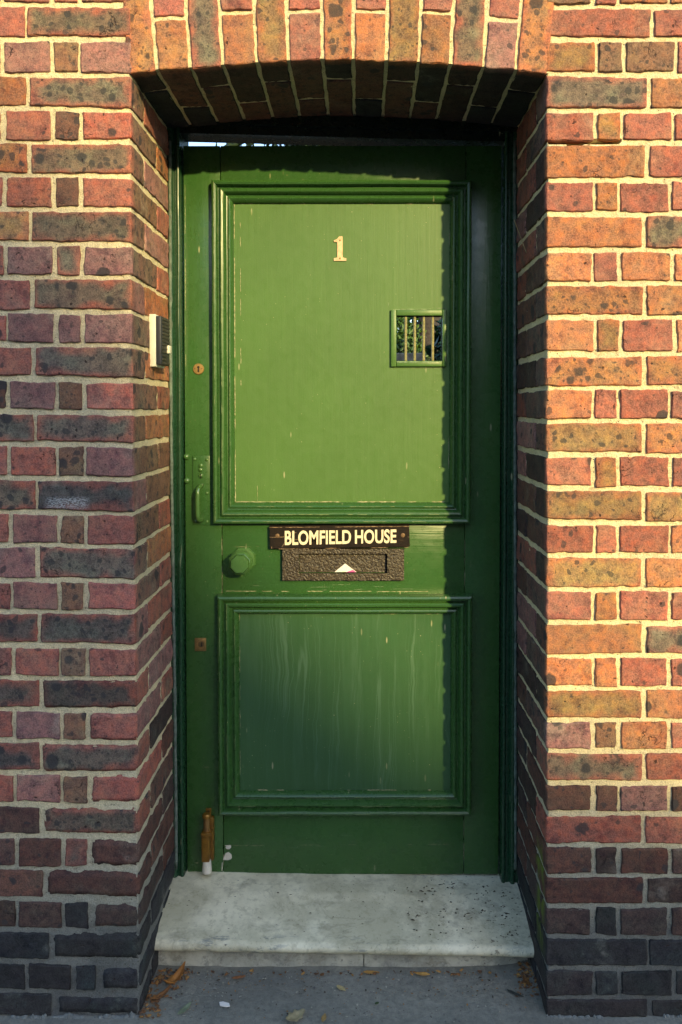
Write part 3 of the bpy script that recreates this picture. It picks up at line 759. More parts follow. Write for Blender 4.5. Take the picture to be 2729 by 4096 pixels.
def mouldings(parent, x0, x1, z0, z1):
    cor = [((x0, z0), (1, 1)), ((x1, z0), (-1, 1)), ((x1, z1), (-1, -1)), ((x0, z1), (1, -1))]
    for e in range(4):
        (pa, da), (pb, db) = cor[e], cor[(e+1) % 4]
        N = 40; V = []; F = []; m = len(PROF)
        for i in range(N+1):
            t = i/N
            for d, h in PROF:
                ax, az_ = pa[0]+da[0]*d, pa[1]+da[1]*d; bx, bz = pb[0]+db[0]*d, pb[1]+db[1]*d
                sh = 0.0004 if t < 0.5 else -0.0004
                x, z = ax+(bx-ax)*t, az_+(bz-az_)*t
                k = noise.noise((x*9+e, z*9, d*40))*0.0008
                V.append((x+k, YD+h+k*0.7, z+k))
        for i in range(N):
            for j in range(m-1): F.append((i*m+j, i*m+j+1, (i+1)*m+j+1, (i+1)*m+j))
        F.append(tuple(range(m))[::-1]); F.append(tuple(N*m+j for j in range(m)))
        mobj('moulding', V, F, M_PH if e % 2 == 0 else M_PV, parent, autosmooth=38)
mouldings(pu, ux0, ux1, zu0, zu1); mouldings(pl, lx0, lx1, zl0, zl1)
# cracked paint and old undercoat showing along the joints: broken hair-thin slivers
def slivers(runs, y, mat, name, parent, seed):
    b = MB(); r_ = random.Random(seed)
    for (x0, z0, x1, z1, w, cover) in runs:
        L = math.hypot(x1-x0, z1-z0); ux, uz = (x1-x0)/L, (z1-z0)/L; s = 0.0
        while s < L:
            d = r_.uniform(0.006, 0.05)
            if r_.random() < cover:
                n = max(2, int(d/0.004)); top = []; bot = []
                for i in range(n+1):
                    t = min(L, s+d*i/n); ww = w*(0.25+0.75*r_.random())*(0.3 if i in (0, n) else 1)
                    off = r_.uniform(-0.0004, 0.0004) + 0.0006*noise.noise((t*40, seed, 1))
                    cx, cz = x0+ux*t - uz*off, z0+uz*t + ux*off
                    top.append((cx-uz*ww/2, y, cz+ux*ww/2)); bot.append((cx+uz*ww/2, y, cz-ux*ww/2))
                v = top+bot; m = n+1
                b.add(v, [(i, i+1, m+i+1, m+i) for i in range(n)])
            s += d
    return b.build(name, mat, parent)
def inner(x0, x1, z0, z1, d=MW+0.0012): return x0+d, x1-d, z0+d, z1-d
a0, a1, c0, c1 = inner(ux0, ux1, zu0, zu1); e0, e1, h0, h1 = inner(lx0, lx1, zl0, zl1)
slivers([(a0, c0, a0, c1, 0.0030, 0.86), (a0, c0, a1, c0, 0.0032, 0.8), (a1, c0, a1, c1, 0.0018, 0.25), (a0, c1, a1, c1, 0.0016, 0.25),
         (a0+0.016, c0+0.25, a0+0.016, c1-0.05, 0.0018, 0.35), (a0+0.06, c0, a0+0.06, c0+0.045, 0.0014, 0.9), (a0, c0-0.002, a0+0.11, c0-0.004, 0.004, 0.8)], YP-0.0009, M_CREAM, 'worn_paint', pu, 5)
slivers([(e0, h0, e0, h1, 0.0016, 0.5), (e0, h1, e1, h1, 0.0014, 0.35), (e0, h0, e1, h0, 0.003, 0.3)], YP-0.0009, M_CREAM, 'worn_paint', pl, 6)
slivers([(xi_l, zl1, xi_l, zu0, 0.0016, 0.75), (xi_r, zl1+0.02, xi_r, zu0-0.02, 0.0010, 0.3), (xi_l, DZ0+0.005, xi_l, zl0-0.06, 0.0012, 0.3), (xi_r, DZ0+0.005, xi_r, zl0, 0.0014, 0.45),
         (xi_l+0.003, PZ(2187, YD), xi_l+0.10, PZ(2187, YD), 0.0010, 0.5), (xi_l+0.01, PZ(3382, YD), xi_l+0.62, PZ(3376, YD), 0.0013, 0.55), (PX(748, YD), PZ(3363, YD), PX(800, YD), PZ(3363, YD), 0.0012, 0.9),
         (PX(800, YD), PZ(3068, YD), PX(868, YD), PZ(3068, YD), 0.001, 0.8), (xi_l+0.01, PZ(2364, YD), xi_r-0.10, PZ(2366, YD), 0.0022, 0.4), (PX(854, YD), PZ(1690, YD), PX(856, YD), PZ(1850, YD), 0.004, 0.7),
         (DX0+0.004, PZ(1500, YD), DX0+0.005, PZ(740, YD), 0.0016, 0.5), (DX0+0.02, PZ(3450, YD), DX0+0.03, PZ(3452, YD), 0.004, 0.8)], YD-0.0009, M_CREAM, 'worn_paint', door, 7)
M_RUB = simple('rubbed_highlight_green', (0.20, 0.27, 0.11), 0.5, var=0.2, scale=120)  # worn ridges, with pale highlight lines painted in
for par, (xa, xb, za, zb), cv in ((pu, (ux0, ux1, zu0, zu1), 0.62), (pl, (lx0, lx1, zl0, zl1), 0.28)):
    for d, yy_, w_ in ((0.008, YD-0.0312, 0.0016), (0.026, YD-0.0240, 0.0018), (0.046, YD-0.0140, 0.0016)):
        slivers([(xa+d, za+d, xa+d, zb-d, w_, cv), (xa+d, za+d, xb-d, za+d, w_, cv*0.9)], yy_, M_RUB, 'worn_paint', par, 40+int(d*1000))
# bare chips by the bottom rail
def chip(pts, name='paint_chip'):
    b = MB(); b.prism([P(x, y, YD) for x, y in pts][::-1], YD-0.0012, YD+0.002); return b.build(name, M_CHIP, door)
chip([(899,3381),(923,3380),(926,3388),(919,3396),(908,3396),(903,3390),(907,3386)])
chip([(892,3438),(903,3412),(915,3408),(927,3418),(928,3430),(925,3436),(910,3440)])
chip([(888,3450),(891,3450),(890,3483),(887,3483)])
# grain ticks on the bottom and middle rails
r_ = random.Random(21); runs = []
for _ in range(26):
    px_ = r_.uniform(960, 1840); py_ = r_.uniform(3262, 3470); L = r_.uniform(8, 60)
    runs.append((*P(px_, py_, YD), *P(px_+L, py_+r_.uniform(-2, 2), YD), 0.0011, 0.6))
for _ in range(10):
    px_ = r_.uniform(900, 1700); py_ = r_.uniform(2330, 2362); L = r_.uniform(20, 90)
    runs.append((*P(px_, py_, YD), *P(px_+L, py_+r_.uniform(-2, 2), YD), 0.0012, 0.5))
slivers(runs, YD-0.0009, simple('scuffed_green', (0.20, 0.28, 0.16), 0.7), 'worn_paint', door, 8)

# spyhole grille
gx0, gx1 = PX(1563, YP-0.008), PX(1786, YP-0.008); gz0, gz1 = PZ(1467, YP-0.008, 1676), PZ(1238, YP-0.008, 1676)
gr = empty('spyhole_grille', ((gx0+gx1)/2, YP, (gz0+gz1)/2), door)
def fbar(x0, x1, z0, z1):
    b = MB(); b.box(x0, x1, YP-0.009, YP+0.028, z0, z1, 0.0022); b.build('frame', M_PP, gr, autosmooth=50)
fbar(gx0, HX0, gz0, gz1); fbar(HX1, gx1-0.001, gz0, gz1); fbar(HX0+0.0002, HX1-0.0002, HZ1, gz1-0.0004); fbar(HX0+0.0002, HX1-0.0002, gz0+0.0004, HZ0)
M_BAR = simple('worn_painted_bar', (0.30, 0.28, 0.12), 0.5, 0.1, 0.22, 150)
for px_ in (1623, 1659, 1695, 1731):
    b = MB(); x = PX(px_, YP+0.004, 1354)
    b.tube([(x+0.0004*noise.noise((z*60, px_, 0)), YP+0.004, z) for z in np.linspace(HZ0-0.004, HZ1+0.004, 14)], 0.0040, 8); b.build('bar', M_BAR, gr, smooth=True)
slivers([(gx0, gz1+0.001, gx1, gz1+0.002, 0.0035, 0.8), (gx0+0.1, gz1+0.003, gx1, gz1+0.005, 0.003, 0.7), (gx0, gz0-0.003, gx1, gz0-0.003, 0.0014, 0.4), (gx1+0.002, gz0, gx1+0.002, gz1, 0.003, 0.4),
         (gx0-0.006, gz1+0.01, gx0-0.006, gz1+0.028, 0.003, 0.9)], YP-0.0009, simple('scraped_pale_green', (0.26, 0.36, 0.20), 0.7), 'worn_paint', gr, 9)
slivers([(HX0, HZ0-0.003, HX1, HZ0-0.003, 0.003, 0.85)], YP-0.0098, simple('scraped_sill_green', (0.30, 0.40, 0.26), 0.7), 'worn_paint', gr, 10)

# numeral 1
def numeral():
    b = MB()
    o = [(-25,49),(-25,39),(-13,36),(-11,34),(-11,-24),(-14,-27),(-24,-26),(-25,-33),(-12,-38),(-4,-48),(9,-49),(10,-44),(10,33),(12,36),(25,39),(25,49)]
    b.prism([P(1361+x, 995+y, YP) for x, y in o][::-1], YP-0.0035, YP+0.001)
    n = b.build('house_number', M_NUM, door); tag(n, 'pale serif figure 1 screwed to the upper panel')
    for (x, y) in ((1361, 962), (1361, 1034)):
        s = MB(); X, Z = P(x, y, YP); s.lathe(X, YP-0.0045, Z, [(0.0022, 0.0016), (0.0022, 0), (0.0010, -0.0006)], 10); s.build('screw', M_BRASS, n)
numeral()

# keyhole plates
def keyhole(cx, cy, shape):
    X, Z = P(cx, cy, YD); b = MB()
    if shape == 'round': b.lathe(X, YD, Z, [(0.0150, 0.001), (0.0150, -0.002), (0.0138, -0.0032), (0.0035, -0.0036)], 32)
    else: b.box(X-0.0155, X+0.0155, YD-0.0032, YD+0.001, Z-0.0178, Z+0.0178, 0.0008)
    o = b.build('keyhole_plate', M_BRASS, door, autosmooth=40)
    tag(o, 'round brass keyhole plate high on the left stile' if shape == 'round' else 'square brass keyhole plate low on the left stile')
    h = MB(); yy = YD-0.0038
    if shape == 'round':
        h.lathe(X, yy, Z+0.0045, [(0.0034, 0.0005), (0.0034, -0.0002)], 16); h.prism([(X-0.0012, Z+0.004), (X-0.0022, Z-0.0085), (X+0.0022, Z-0.0085), (X+0.0012, Z+0.004)], yy-0.0001, yy+0.0004)
    else:
        h.lathe(X+0.002, yy, Z+0.001, [(0.0085, 0.0005), (0.0085, -0.0001)], 20)
    h.build('keyhole', M_HOLE if shape == 'round' else simple('dull_lock_brass', (0.20, 0.13, 0.05), 0.5, 0.6), o)
    if shape != 'round':
        h = MB(); h.prism([(X+0.001, Z-0.006), (X+0.006, Z-0.004), (X+0.005, Z+0.007), (X+0.002, Z+0.006)], yy-0.0006, yy-0.0002); h.build('keyhole', M_HOLE, o)
    else:
        for s in (-1, 1):
            q = MB(); q.lathe(X+s*0.0095, yy, Z+(0.001), [(0.0018, 0.0005), (0.0018, -0.0001)], 10); q.build('screw', simple('worn_screw', (0.2, 0.1, 0.05), 0.5, 0.5), o)
keyhole(795, 1476, 'round'); keyhole(803, 2577, 'square')

# pull handle on its painted back plate
def pull():
    x0, z1 = P(772, 1822, YD); x1, z0 = P(842, 2099, YD)
    b = MB(); b.box(x0, x1, YD-0.004, YD+0.001, z0, z1, 0.0012); o = b.build('pull_handle', M_PV, door, autosmooth=50); tag(o, 'painted pull handle on a narrow plate')
    hx = PX(801, YD-0.004); za, zb = PZ(1950, YD-0.006, 800), PZ(2075, YD-0.006, 800)
    pts = [(hx+0.004, YD-0.003, za+0.006), (hx+0.002, YD-0.016, za+0.004), (hx, YD-0.028, za-0.002), (hx-0.001, YD-0.032, za-0.012), (hx-0.001, YD-0.033, (za+zb)/2), (hx-0.001, YD-0.032, zb+0.012), (hx, YD-0.028, zb+0.002), (hx+0.002, YD-0.016, zb-0.003), (hx+0.004, YD-0.003, zb-0.004)]
    fine = []
    for i in range(len(pts)-1):
        for t in range(4):
            f = t/4; fine.append(tuple(pts[i][k]*(1-f)+pts[i+1][k]*f for k in range(3)))
    fine.append(pts[-1])
    h = MB(); h.tube(fine, 0.0062, 10); h.build('grip', M_HW, o, smooth=True)
    def screw(px, py, r=0.0045, hgt=0.004, par=o):
        X, Z = P(px, py, YD-0.004); s = MB(); s.lathe(X, YD-0.0035, Z, [(r, 0.002), (r, -hgt*0.4), (r*0.75, -hgt*0.85), (r*0.2, -hgt)], 12); s.build('screw', M_HW, par, smooth=True)
    for p in ((779,1836),(828,1839),(829,1972),(829,2086),(783,2085)): screw(*p)
    for p in ((805,1862,0.0065,0.006),(803,1878,0.006,0.006),(804,1902,0.007,0.006)): screw(*p)
    X, Z = P(804, 1903, YD-0.010); s = MB(); s.box(X-0.0012, X+0.0012, YD-0.0102, YD-0.008, Z-0.006, Z+0.006); s.build('keyhole', M_HOLE, o)
    for p in ((747,1826),(749,1922)):
        X, Z = P(p[0], p[1], YD); s = MB(); s.lathe(X, YD, Z, [(0.0085, 0.001), (0.0080, -0.004), (0.0050, -0.0075), (0.001, -0.0085)], 12); s.build('coach_bolt', M_HW, door, smooth=True)
pull()

# octagonal knob
def knob():
    X, Z = P(974, 2238, YD); b = MB(); rot = R(22.5)
    b.lathe(X, YD, Z, [(0.036, 0.001), (0.036, -0.004), (0.033, -0.008), (0.024, -0.010)], 8, rot=rot); o = b.build('doorknob', M_HW, door, autosmooth=30); tag(o, 'green painted octagonal doorknob')
    k = MB(); k.lathe(X, YD, Z, [(0.013, -0.006), (0.013, -0.030), (0.020, -0.036), (0.0335, -0.044), (0.0340, -0.052), (0.0285, -0.060), (0.0270, -0.061), (0.0255, -0.067), (0.0235, -0.071), (0.0215, -0.0715)], 8, rot=rot)
    k.build('knob', M_HW, o, autosmooth=30)
knob()

# name board
def sign():
    c = [P(1078, 2104, YD-0.016), P(1637, 2099, YD-0.016), P(1640, 2187, YD-0.016), P(1080, 2195, YD-0.016)]
    b = MB(); b.prism([c[3], c[2], c[1], c[0]], YD-0.0165, YD-0.0005)
    bm = bmesh.new(); vs_ = [bm.verts.new(v) for v in b.v]; [bm.faces.new([vs_[i] for i in f]) for f in b.f]
    bmesh.ops.dissolve_limit(bm, angle_limit=0.02, verts=bm.verts[:], edges=bm.edges[:]); bmesh.ops.bevel(bm, geom=bm.edges[:], offset=0.0012, segments=2, affect='EDGES')
    b = MB(); b.bm(bm); o = b.build('name_board', M_SIGN, door); tag(o, 'worn black board lettered BLOMFIELD HOUSE in cream')
    cu = bpy.data.curves.new('lettering', 'FONT'); cu.body = 'BLOMFIELD HOUSE'; cu.size = 1.0; cu.offset = 0.028; cu.extrude = 0.0; cu.space_character = 1.02; cu.space_word = 0.8
    to = bpy.data.objects.new('lettering_source', cu); C.objects.link(to)
    dg = bpy.context.evaluated_depsgraph_get(); dg.update(); me = to.evaluated_get(dg).to_mesh()
    V = [v.co.copy() for v in me.vertices]; F = [tuple(p.vertices) for p in me.polygons]
    to.evaluated_get(dg).to_mesh_clear(); bpy.data.objects.remove(to); bpy.data.curves.remove(cu)
    x0 = min(v.x for v in V); x1 = max(v.x for v in V); y0 = min(v.y for v in V); y1 = max(v.y for v in V)
    L0 = P(1140, 2181, YD-0.0168); L1 = P(1586, 2172, YD-0.0168); T0 = P(1140, 2123, YD-0.0168); T1 = P(1586, 2117, YD-0.0168)
    W = []
    for v in V:
        u = (v.x-x0)/(x1-x0); w = (v.y-y0)/(y1-y0)
        bx, bz = L0[0]*(1-u)+L1[0]*u, L0[1]*(1-u)+L1[1]*u; tx, tz = T0[0]*(1-u)+T1[0]*u, T0[1]*(1-u)+T1[1]*u
        jx = 0.0007*noise.noise((v.x*5, v.y*5, 1)); jz = 0.0007*noise.noise((v.x*5, v.y*5, 8)); W.append((bx*(1-w)+tx*w+jx, YD-0.0172, bz*(1-w)+tz*w+jz))
    mobj('lettering', W, F, M_LETTER, o)
    for px_, py_ in ((1110, 2143), (1612, 2141)):
        X, Z = P(px_, py_, YD-0.0165); s = MB(); s.lathe(X, YD-0.0165, Z, [(0.0062, 0.001), (0.0058, -0.0010), (0.003, -0.0016)], 12); s.build('screw', M_SCREW, o)
    # bare edges and scratches on the board
    q = slivers([(*P(1080, 2106, YD), *P(1634, 2102, YD), 0.0022, 0.85), (*P(1082, 2192, YD), *P(1634, 2185, YD), 0.0016, 0.5), (*P(1093, 2110, YD), *P(1090, 2190, YD), 0.002, 0.7), (*P(1080, 2145, YD), *P(1140, 2144, YD), 0.0016, 0.7),
                 (*P(1165, 2127, YD), *P(1215, 2126, YD), 0.0016, 0.6), (*P(1130, 2185, YD), *P(1142, 2165, YD), 0.0014, 0.9), (*P(1596, 2140, YD), *P(1634, 2144, YD), 0.0025, 0.6), (*P(1590, 2115, YD), *P(1634, 2108, YD), 0.001, 0.6), (*P(1180, 2154, YD), *P(1200, 2154, YD), 0.0013, 0.8)],
                YD-0.0170, simple('bare_sign_wood', (0.34, 0.23, 0.13), 0.8), 'scratch', o, 12)
sign()

# letter plate
def letterbox():
    x0, z1 = P(1131, 2194, YD-0.006); x1, z0 = P(1616, 2319, YD-0.006); fx0, fz1 = P(1197, 2212, YD-0.004); fx1, fz0 = P(1549, 2291, YD-0.004)
    lb = empty('letterbox', ((x0+x1)/2, YD, z0), door); lb['label'] = 'hammered black iron letter plate below the name board'
    X = [x0, fx0, fx1, x1]; Z = [z0, fz0, fz1, z1]
    # surround: a frame ring with uneven hammered face
    V = []; F = []; idx = {}
    def grid(xa, xb, za, zb, yy, amp):
        n = max(2, int((xb-xa)/0.006)); m = max(2, int((zb-za)/0.006)); k0 = len(V)
        for j in range(m+1):
            for i in range(n+1):
                x = xa+(xb-xa)*i/n; z = za+(zb-za)*j/m
                e = 0.0012*noise.noise((x*60, z*60, 4)) if (abs(x-x0) < 1e-6 or abs(x-x1) < 1e-6 or abs(z-z0) < 1e-6) else 0
                V.append((x+e, yy+amp*noise.noise((x*90, z*90, 1)), z+e))
        for j in range(m):
            for i in range(n): a = k0+j*(n+1)+i; F.append((a, a+1, a+n+2, a+n+1))
    yy = YD-0.0145
    grid(x0, fx0, z0, z1, yy, 0.0012); grid(fx1, x1, z0, z1, yy, 0.0012); grid(fx0, fx1, z0, fz0, yy, 0.0012); grid(fx0, fx1, fz1, z1, yy, 0.0012)
    b = MB(); b.v = [tuple(v) for v in V]; b.f = F
    for (xa, xb, za, zb) in ((x0, fx0-0.0005, z0, z1), (fx1+0.0005, x1, z0, z1), (fx0, fx1, z0, fz0-0.0005), (fx0, fx1, fz1+0.0005, z1)): b.box(xa+0.0004, xb, yy+0.0014, YD+0.0005, za+0.0004, zb-0.0004)
    b.build('surround', M_IRON, lb, autosmooth=60)
    V.clear(); F.clear()
    grid(fx0+0.001, fx1-0.003, fz0+0.0015, fz1-0.0045, YD-0.0025, 0.0011)
    b = MB(); b.v = [tuple(v) for v in V]; b.f = F; b.build('flap', M_IRON, lb, smooth=True)
    b = MB(); b.box(fx0+0.0002, fx1-0.0002, YD-0.0009, YD+0.0004, fz0+0.0002, fz1-0.0002); b.build('slot', M_HOLE, lb)
    # folded paper poking out of the slot
    e = empty('flyer', (P(1382, 2287, YD-0.004)[0], YD-0.005, P(1382, 2287, YD-0.004)[1])); tag(e, 'corner of a white folded flyer poking out of the letterbox', 'flyer')
    b = MB(); p = [P(1338, 2287, YD-0.005), P(1381, 2253, YD-0.005), P(1427, 2287, YD-0.005)]
    b.prism([p[0], p[2], p[1]], YD-0.0082, YD-0.0076); b.prism([p[0], P(1390, 2286, YD-0.005), p[1]], YD-0.0090, YD-0.0086); b.build('sheet', M_PAPER, e)
    b = MB(); b.prism([P(1384, 2287.5, YD-0.0055), P(1425, 2287.5, YD-0.0055), P(1412, 2278, YD-0.0055)], YD-0.0098, YD-0.0093); b.build('printed_edge', M_PINK, e)
letterbox()

# foot-operated door holder
def holder():
    X, _ = P(822, 3400, YD-0.02); o = empty('door_holder', (X, YD, PZ(3490, YD)), door); o['label'] = 'brown sprung door holder with a white rubber foot'
    X2 = PX(838, YD)
    # back plate standing a little to the right, its top screw lug, box, plunger, foot
    b = MB(); z0, z1 = PZ(3430, YD), PZ(3260, YD); b.box(X-0.006, X2+0.010, YD-0.016, YD-0.0005, z0, z1, 0.002); b.build('back_plate', M_BROWN, o, autosmooth=50)
    b = MB(); xa, za = P(824, 3252, YD); xb, zb = P(846, 3231, YD); b.box(xa, xb, YD-0.004, YD, za, zb, 0.001); lug = b.build('lug', M_BROWN, o, autosmooth=50)
    s = MB(); s.lathe((xa+xb)/2+0.001, YD-0.004, (za+zb)/2, [(0.0028, 0.001), (0.0028, -0.0004)], 10); s.build('screw_hole', M_HOLE, lug)
    yb_ = YD-0.040; zb0 = PZ(3450, yb_, 820); zb1 = PZ(3345, yb_, 820); xa = PX(806, yb_, 3400); xb = PX(838, yb_, 3400)
    b = MB(); b.box(xa, xb, yb_, YD-0.014, zb0, zb1, 0.0018); b.build('casing', M_BROWN, o, autosmooth=50)
    b = MB(); b.box(xa-0.001, xb+0.005, yb_-0.002, YD-0.006, zb1-0.002, zb1+0.008, 0.0016); b.build('collar', M_BROWN, o, autosmooth=50)
    xc = (xa+xb)/2+0.0015; yc = yb_+0.0125; zt = PZ(3263, yb_, 820)
    b = MB(); b.lathe(xc, yc, 0, [(0.0085, zb1+0.006), (0.0085, zt-0.012)], 18, 'z'); b.build('plunger', simple('worn_plunger_brass', (0.40, 0.22, 0.08), 0.3, 0.6, 0.15, 90), o, autosmooth=50)
    b = MB(); b.lathe(xc, yc, 0, [(0.009, zt-0.013), (0.0118, zt-0.011), (0.0118, zt-0.004), (0.0095, zt-0.0005), (0.003, zt+0.001)], 18, 'z'); b.build('plunger_cap', M_BROWN, o, autosmooth=40)
    zf = PZ(3500, yb_, 820)
    b = MB(); b.lathe(xc, yc, 0, [(0.0105, zb0+0.001), (0.0110, zb0-0.004), (0.0132, zf+0.004), (0.0128, zf+0.001), (0.004, zf)], 20, 'z'); b.build('rubber_foot', M_RUBBER, o, autosmooth=40)
holder()

# ------------------------------------------------------------------ doorstep
def doorstep():
    o = empty('doorstep', ((RX0+RX1)/2, 0.25, 0)); tag(o, 'worn white stone doorstep with rounded nosing and dirty right end', 'doorstep')
    yn = 0.128; zb = PZ(3497, YD); zn = PZ(3765, yn+0.012); nose = 0.030
    prof = [(0.46, zb+0.004), (YD+0.0, zb), (0.30, zb-0.004)]
    for t in np.linspace(0.1, 1, 14): prof.append((0.30+(yn+0.016-0.30)*t, zb-0.004+(zn-zb+0.004)*t**1.15))
    for a in np.linspace(90, 250, 10)[1:]: prof.append((yn+0.0155+0.0155*math.cos(R(a)), zn-0.0155+0.0155*math.sin(R(a))))
    prof += [(yn+0.018, zn-nose), (0.46, zn-nose)]
    xs = np.linspace(RX0-0.004, RX1+0.006, 110); V = []; F = []; n = len(prof)
    for x in xs:
        for j, (y, z) in enumerate(prof):
            p = Vector((x, y, z+sillz(x)))
            d = 0.0016*noise.noise(p*14) + 0.0007*noise.noise(p*60)
            wearz = -0.004*math.exp(-((x+0.02)/0.22)**2) if 3 < j < 20 else 0
            V.append((x, y+d, p.z+d+wearz))
    for i in range(len(xs)-1):
        for j in range(n): F.append((i*n+j, i*n+(j+1) % n, (i+1)*n+(j+1) % n, (i+1)*n+j))
    mobj('tread', V, [f[::-1] for f in F], M_STONE, o, smooth=True)
    xc = PX(1456, 0.15, 3850)
    for (x0, x1) in ((RX0, xc-0.0012), (xc+0.0012, RX1)):
        V = []; F = []; n = 12; xs = np.linspace(x0, x1, 40)
        for x in xs:
            for j in range(n):
                t = j/(n-1); z = -0.02 + t*(zn-nose+0.02+0.0+sillz(x)+0.001)
                y = 0.162 + 0.004*(1-t) + 0.0022*noise.noise((x*20, z*40, 2)) + 0.0012*noise.noise((x*70, z*70, 5))
                if x > 0.30: y += ((x-0.30)/0.15)**2*0.02
                V.append((x, y, z))
        for i in range(len(xs)-1):
            for j in range(n-1): F.append((i*n+j, (i+1)*n+j, (i+1)*n+j+1, i*n+j+1))
        mobj('riser', V, F, M_RISER, o, smooth=True)
    b = MB(); b.box(RX0, RX1, 0.195, 0.45, -0.05, zn-nose-0.008); b.build('core', M_RISER, o)
    return zn
ZN = doorstep()

# ------------------------------------------------------------------ intercom on the left reveal
def intercom():
    z0, z1 = PZ(1466, 0.15, 620), PZ(1256, 0.15, 620); X = cxL((z0+z1)/2)
    o = empty('door_intercom', (X, 0.19, z0)); tag(o, 'white backed door intercom with black slotted speaker on the left reveal', 'intercom')
    ya, yb_ = 0.150, 0.238
    b = MB(); b.box(X-0.002, X+0.014, ya, yb_, z0, z1, 0.0015); b.build('back_plate', M_PLASTICW, o, autosmooth=50)
    b = MB(); b.box(X+0.0138, X+0.027, ya+0.002, yb_-0.004, z0+0.005, z1-0.004, 0.0015); sp = b.build('speaker_box', M_PLASTICK, o, autosmooth=50)
    b = MB()
    n = 13
    for i in range(n):
        zz = z0+0.010 + (z1-z0-0.020)*i/(n-1)
        for k in range(7):
            y = ya+0.010+0.0105*k
            if 1 <= i <= 3 and k >= 4: continue
            b.box(X+0.0268, X+0.0292, y, y+0.0075, zz-0.0022, zz+0.0022)
    b.build('speaker_slats', simple('grey_black_plastic', (0.035, 0.034, 0.03), 0.5), sp)
    b = MB(); zz = PZ(1397, 0.2, 680); b.box(X+0.027, X+0.034, yb_-0.034, yb_-0.010, zz-0.010, zz+0.010, 0.0015); b.build('call_button', M_PLASTICW, o, autosmooth=50)
intercom()

# ------------------------------------------------------------------ fallen leaves, scraps, twigs
def leaf(px, py, L, W, ang, col, label, name='fallen_leaf', cat='leaf', curl=0.5, lift=0.2, Z=0.004, group='fallen leaves on the pavement', lobes=0.0):
    x, y = G(px, py, Z)
    r_ = random.Random(px*7+py); N = 12; V = []; F = []; ca, sa = math.cos(R(ang)), math.sin(R(ang))
    for i in range(N+1):
        t = i/N; w = W*math.sin(math.pi*min(1, t*0.93+0.04))**0.75 * (1-0.25*t) * (1+lobes*math.sin(t*22)*0.5) * r_.uniform(0.9, 1.1)
        for s in (-1, -0.5, 0, 0.5, 1):
            lx = (t-0.5)*L; ly = s*w/2
            lz = curl*0.35*abs(s)**1.5*w + lift*L*(t-0.5)**2*1.6 + 0.0015*noise.noise((lx*90, ly*90, px))
            V.append((x+lx*ca-ly*sa, y+lx*sa+ly*ca, Z+max(lz, 0)))
    for i in range(N):
        for j in range(4): a = i*5+j; F.append((a, a+1, a+6, a+5))
    mat = simple('dry_leaf_%d' % px, col, 0.65, var=0.2, scale=70)
    o = mobj(name, V, F, mat, None, smooth=True, base=True); md = o.modifiers.new('thick', 'SOLIDIFY'); md.thickness = 0.0008
    return tag(o, label, cat, group)
leaf(700, 3928, 0.075, 0.026, 62, (0.42, 0.17, 0.03), 'large curled orange leaf leaning against the left brick corner', curl=1.2, lift=0.9)
leaf(955, 3913, 0.034, 0.012, 12, (0.30, 0.12, 0.04), 'small rusty brown leaf left of centre near the step', curl=0.7)
leaf(1482, 3893, 0.036, 0.013, 2, (0.52, 0.27, 0.06), 'orange oval leaf against the crack in the riser', curl=0.8)
leaf(1690, 3900, 0.038, 0.014, -6, (0.55, 0.30, 0.07), 'orange oval leaf on its own near the right part of the step', curl=0.8)
leaf(1365, 3956, 0.027, 0.014, -38, (0.50, 0.40, 0.18), 'pale yellow leaf in the middle of the concrete', curl=0.6)
leaf(740, 4038, 0.045, 0.016, 60, (0.22, 0.26, 0.15), 'grey green leaf near the foot of the left pier', curl=0.5)
leaf(1183, 4072, 0.050, 0.034, 40, (0.36, 0.30, 0.16), 'broad crumpled beige leaf at the bottom edge', curl=0.5, lift=0.4, lobes=0.4)
leaf(1296, 4074, 0.026, 0.012, 80, (0.38, 0.24, 0.08), 'small tan leaf beside the broad beige leaf', curl=0.5)
leaf(2062, 3978, 0.042, 0.010, -32, (0.03, 0.035, 0.03), 'dark withered leaf near the right brick corner', curl=0.6)
leaf(642, 3990, 0.060, 0.018, 48, (0.26, 0.11, 0.03), 'brown crumpled leaf lodged at the foot of the left reveal', curl=1.0, lift=0.6)
leaf(1508, 4014, 0.012, 0.008, 40, (0.05, 0.10, 0.02), 'tiny dark green leaf scrap right of centre', curl=0.3)
leaf(2105, 3930, 0.034, 0.016, 100, (0.28, 0.12, 0.03), 'brown leaf lodged at the foot of the right reveal', curl=0.9, lift=0.5)
def scrap():
    c = [G(x, y, 0.004) for x, y in ((878,4012),(893,4010),(917,4016),(920,4027),(905,4029),(880,4024))]
    b = MB(); b.extrude_z(c, 0.004, 0.0065); tag(b.build('paper_scrap', M_PAPER), 'torn white paper scrap on the concrete left of centre', 'paper scrap')
scrap()
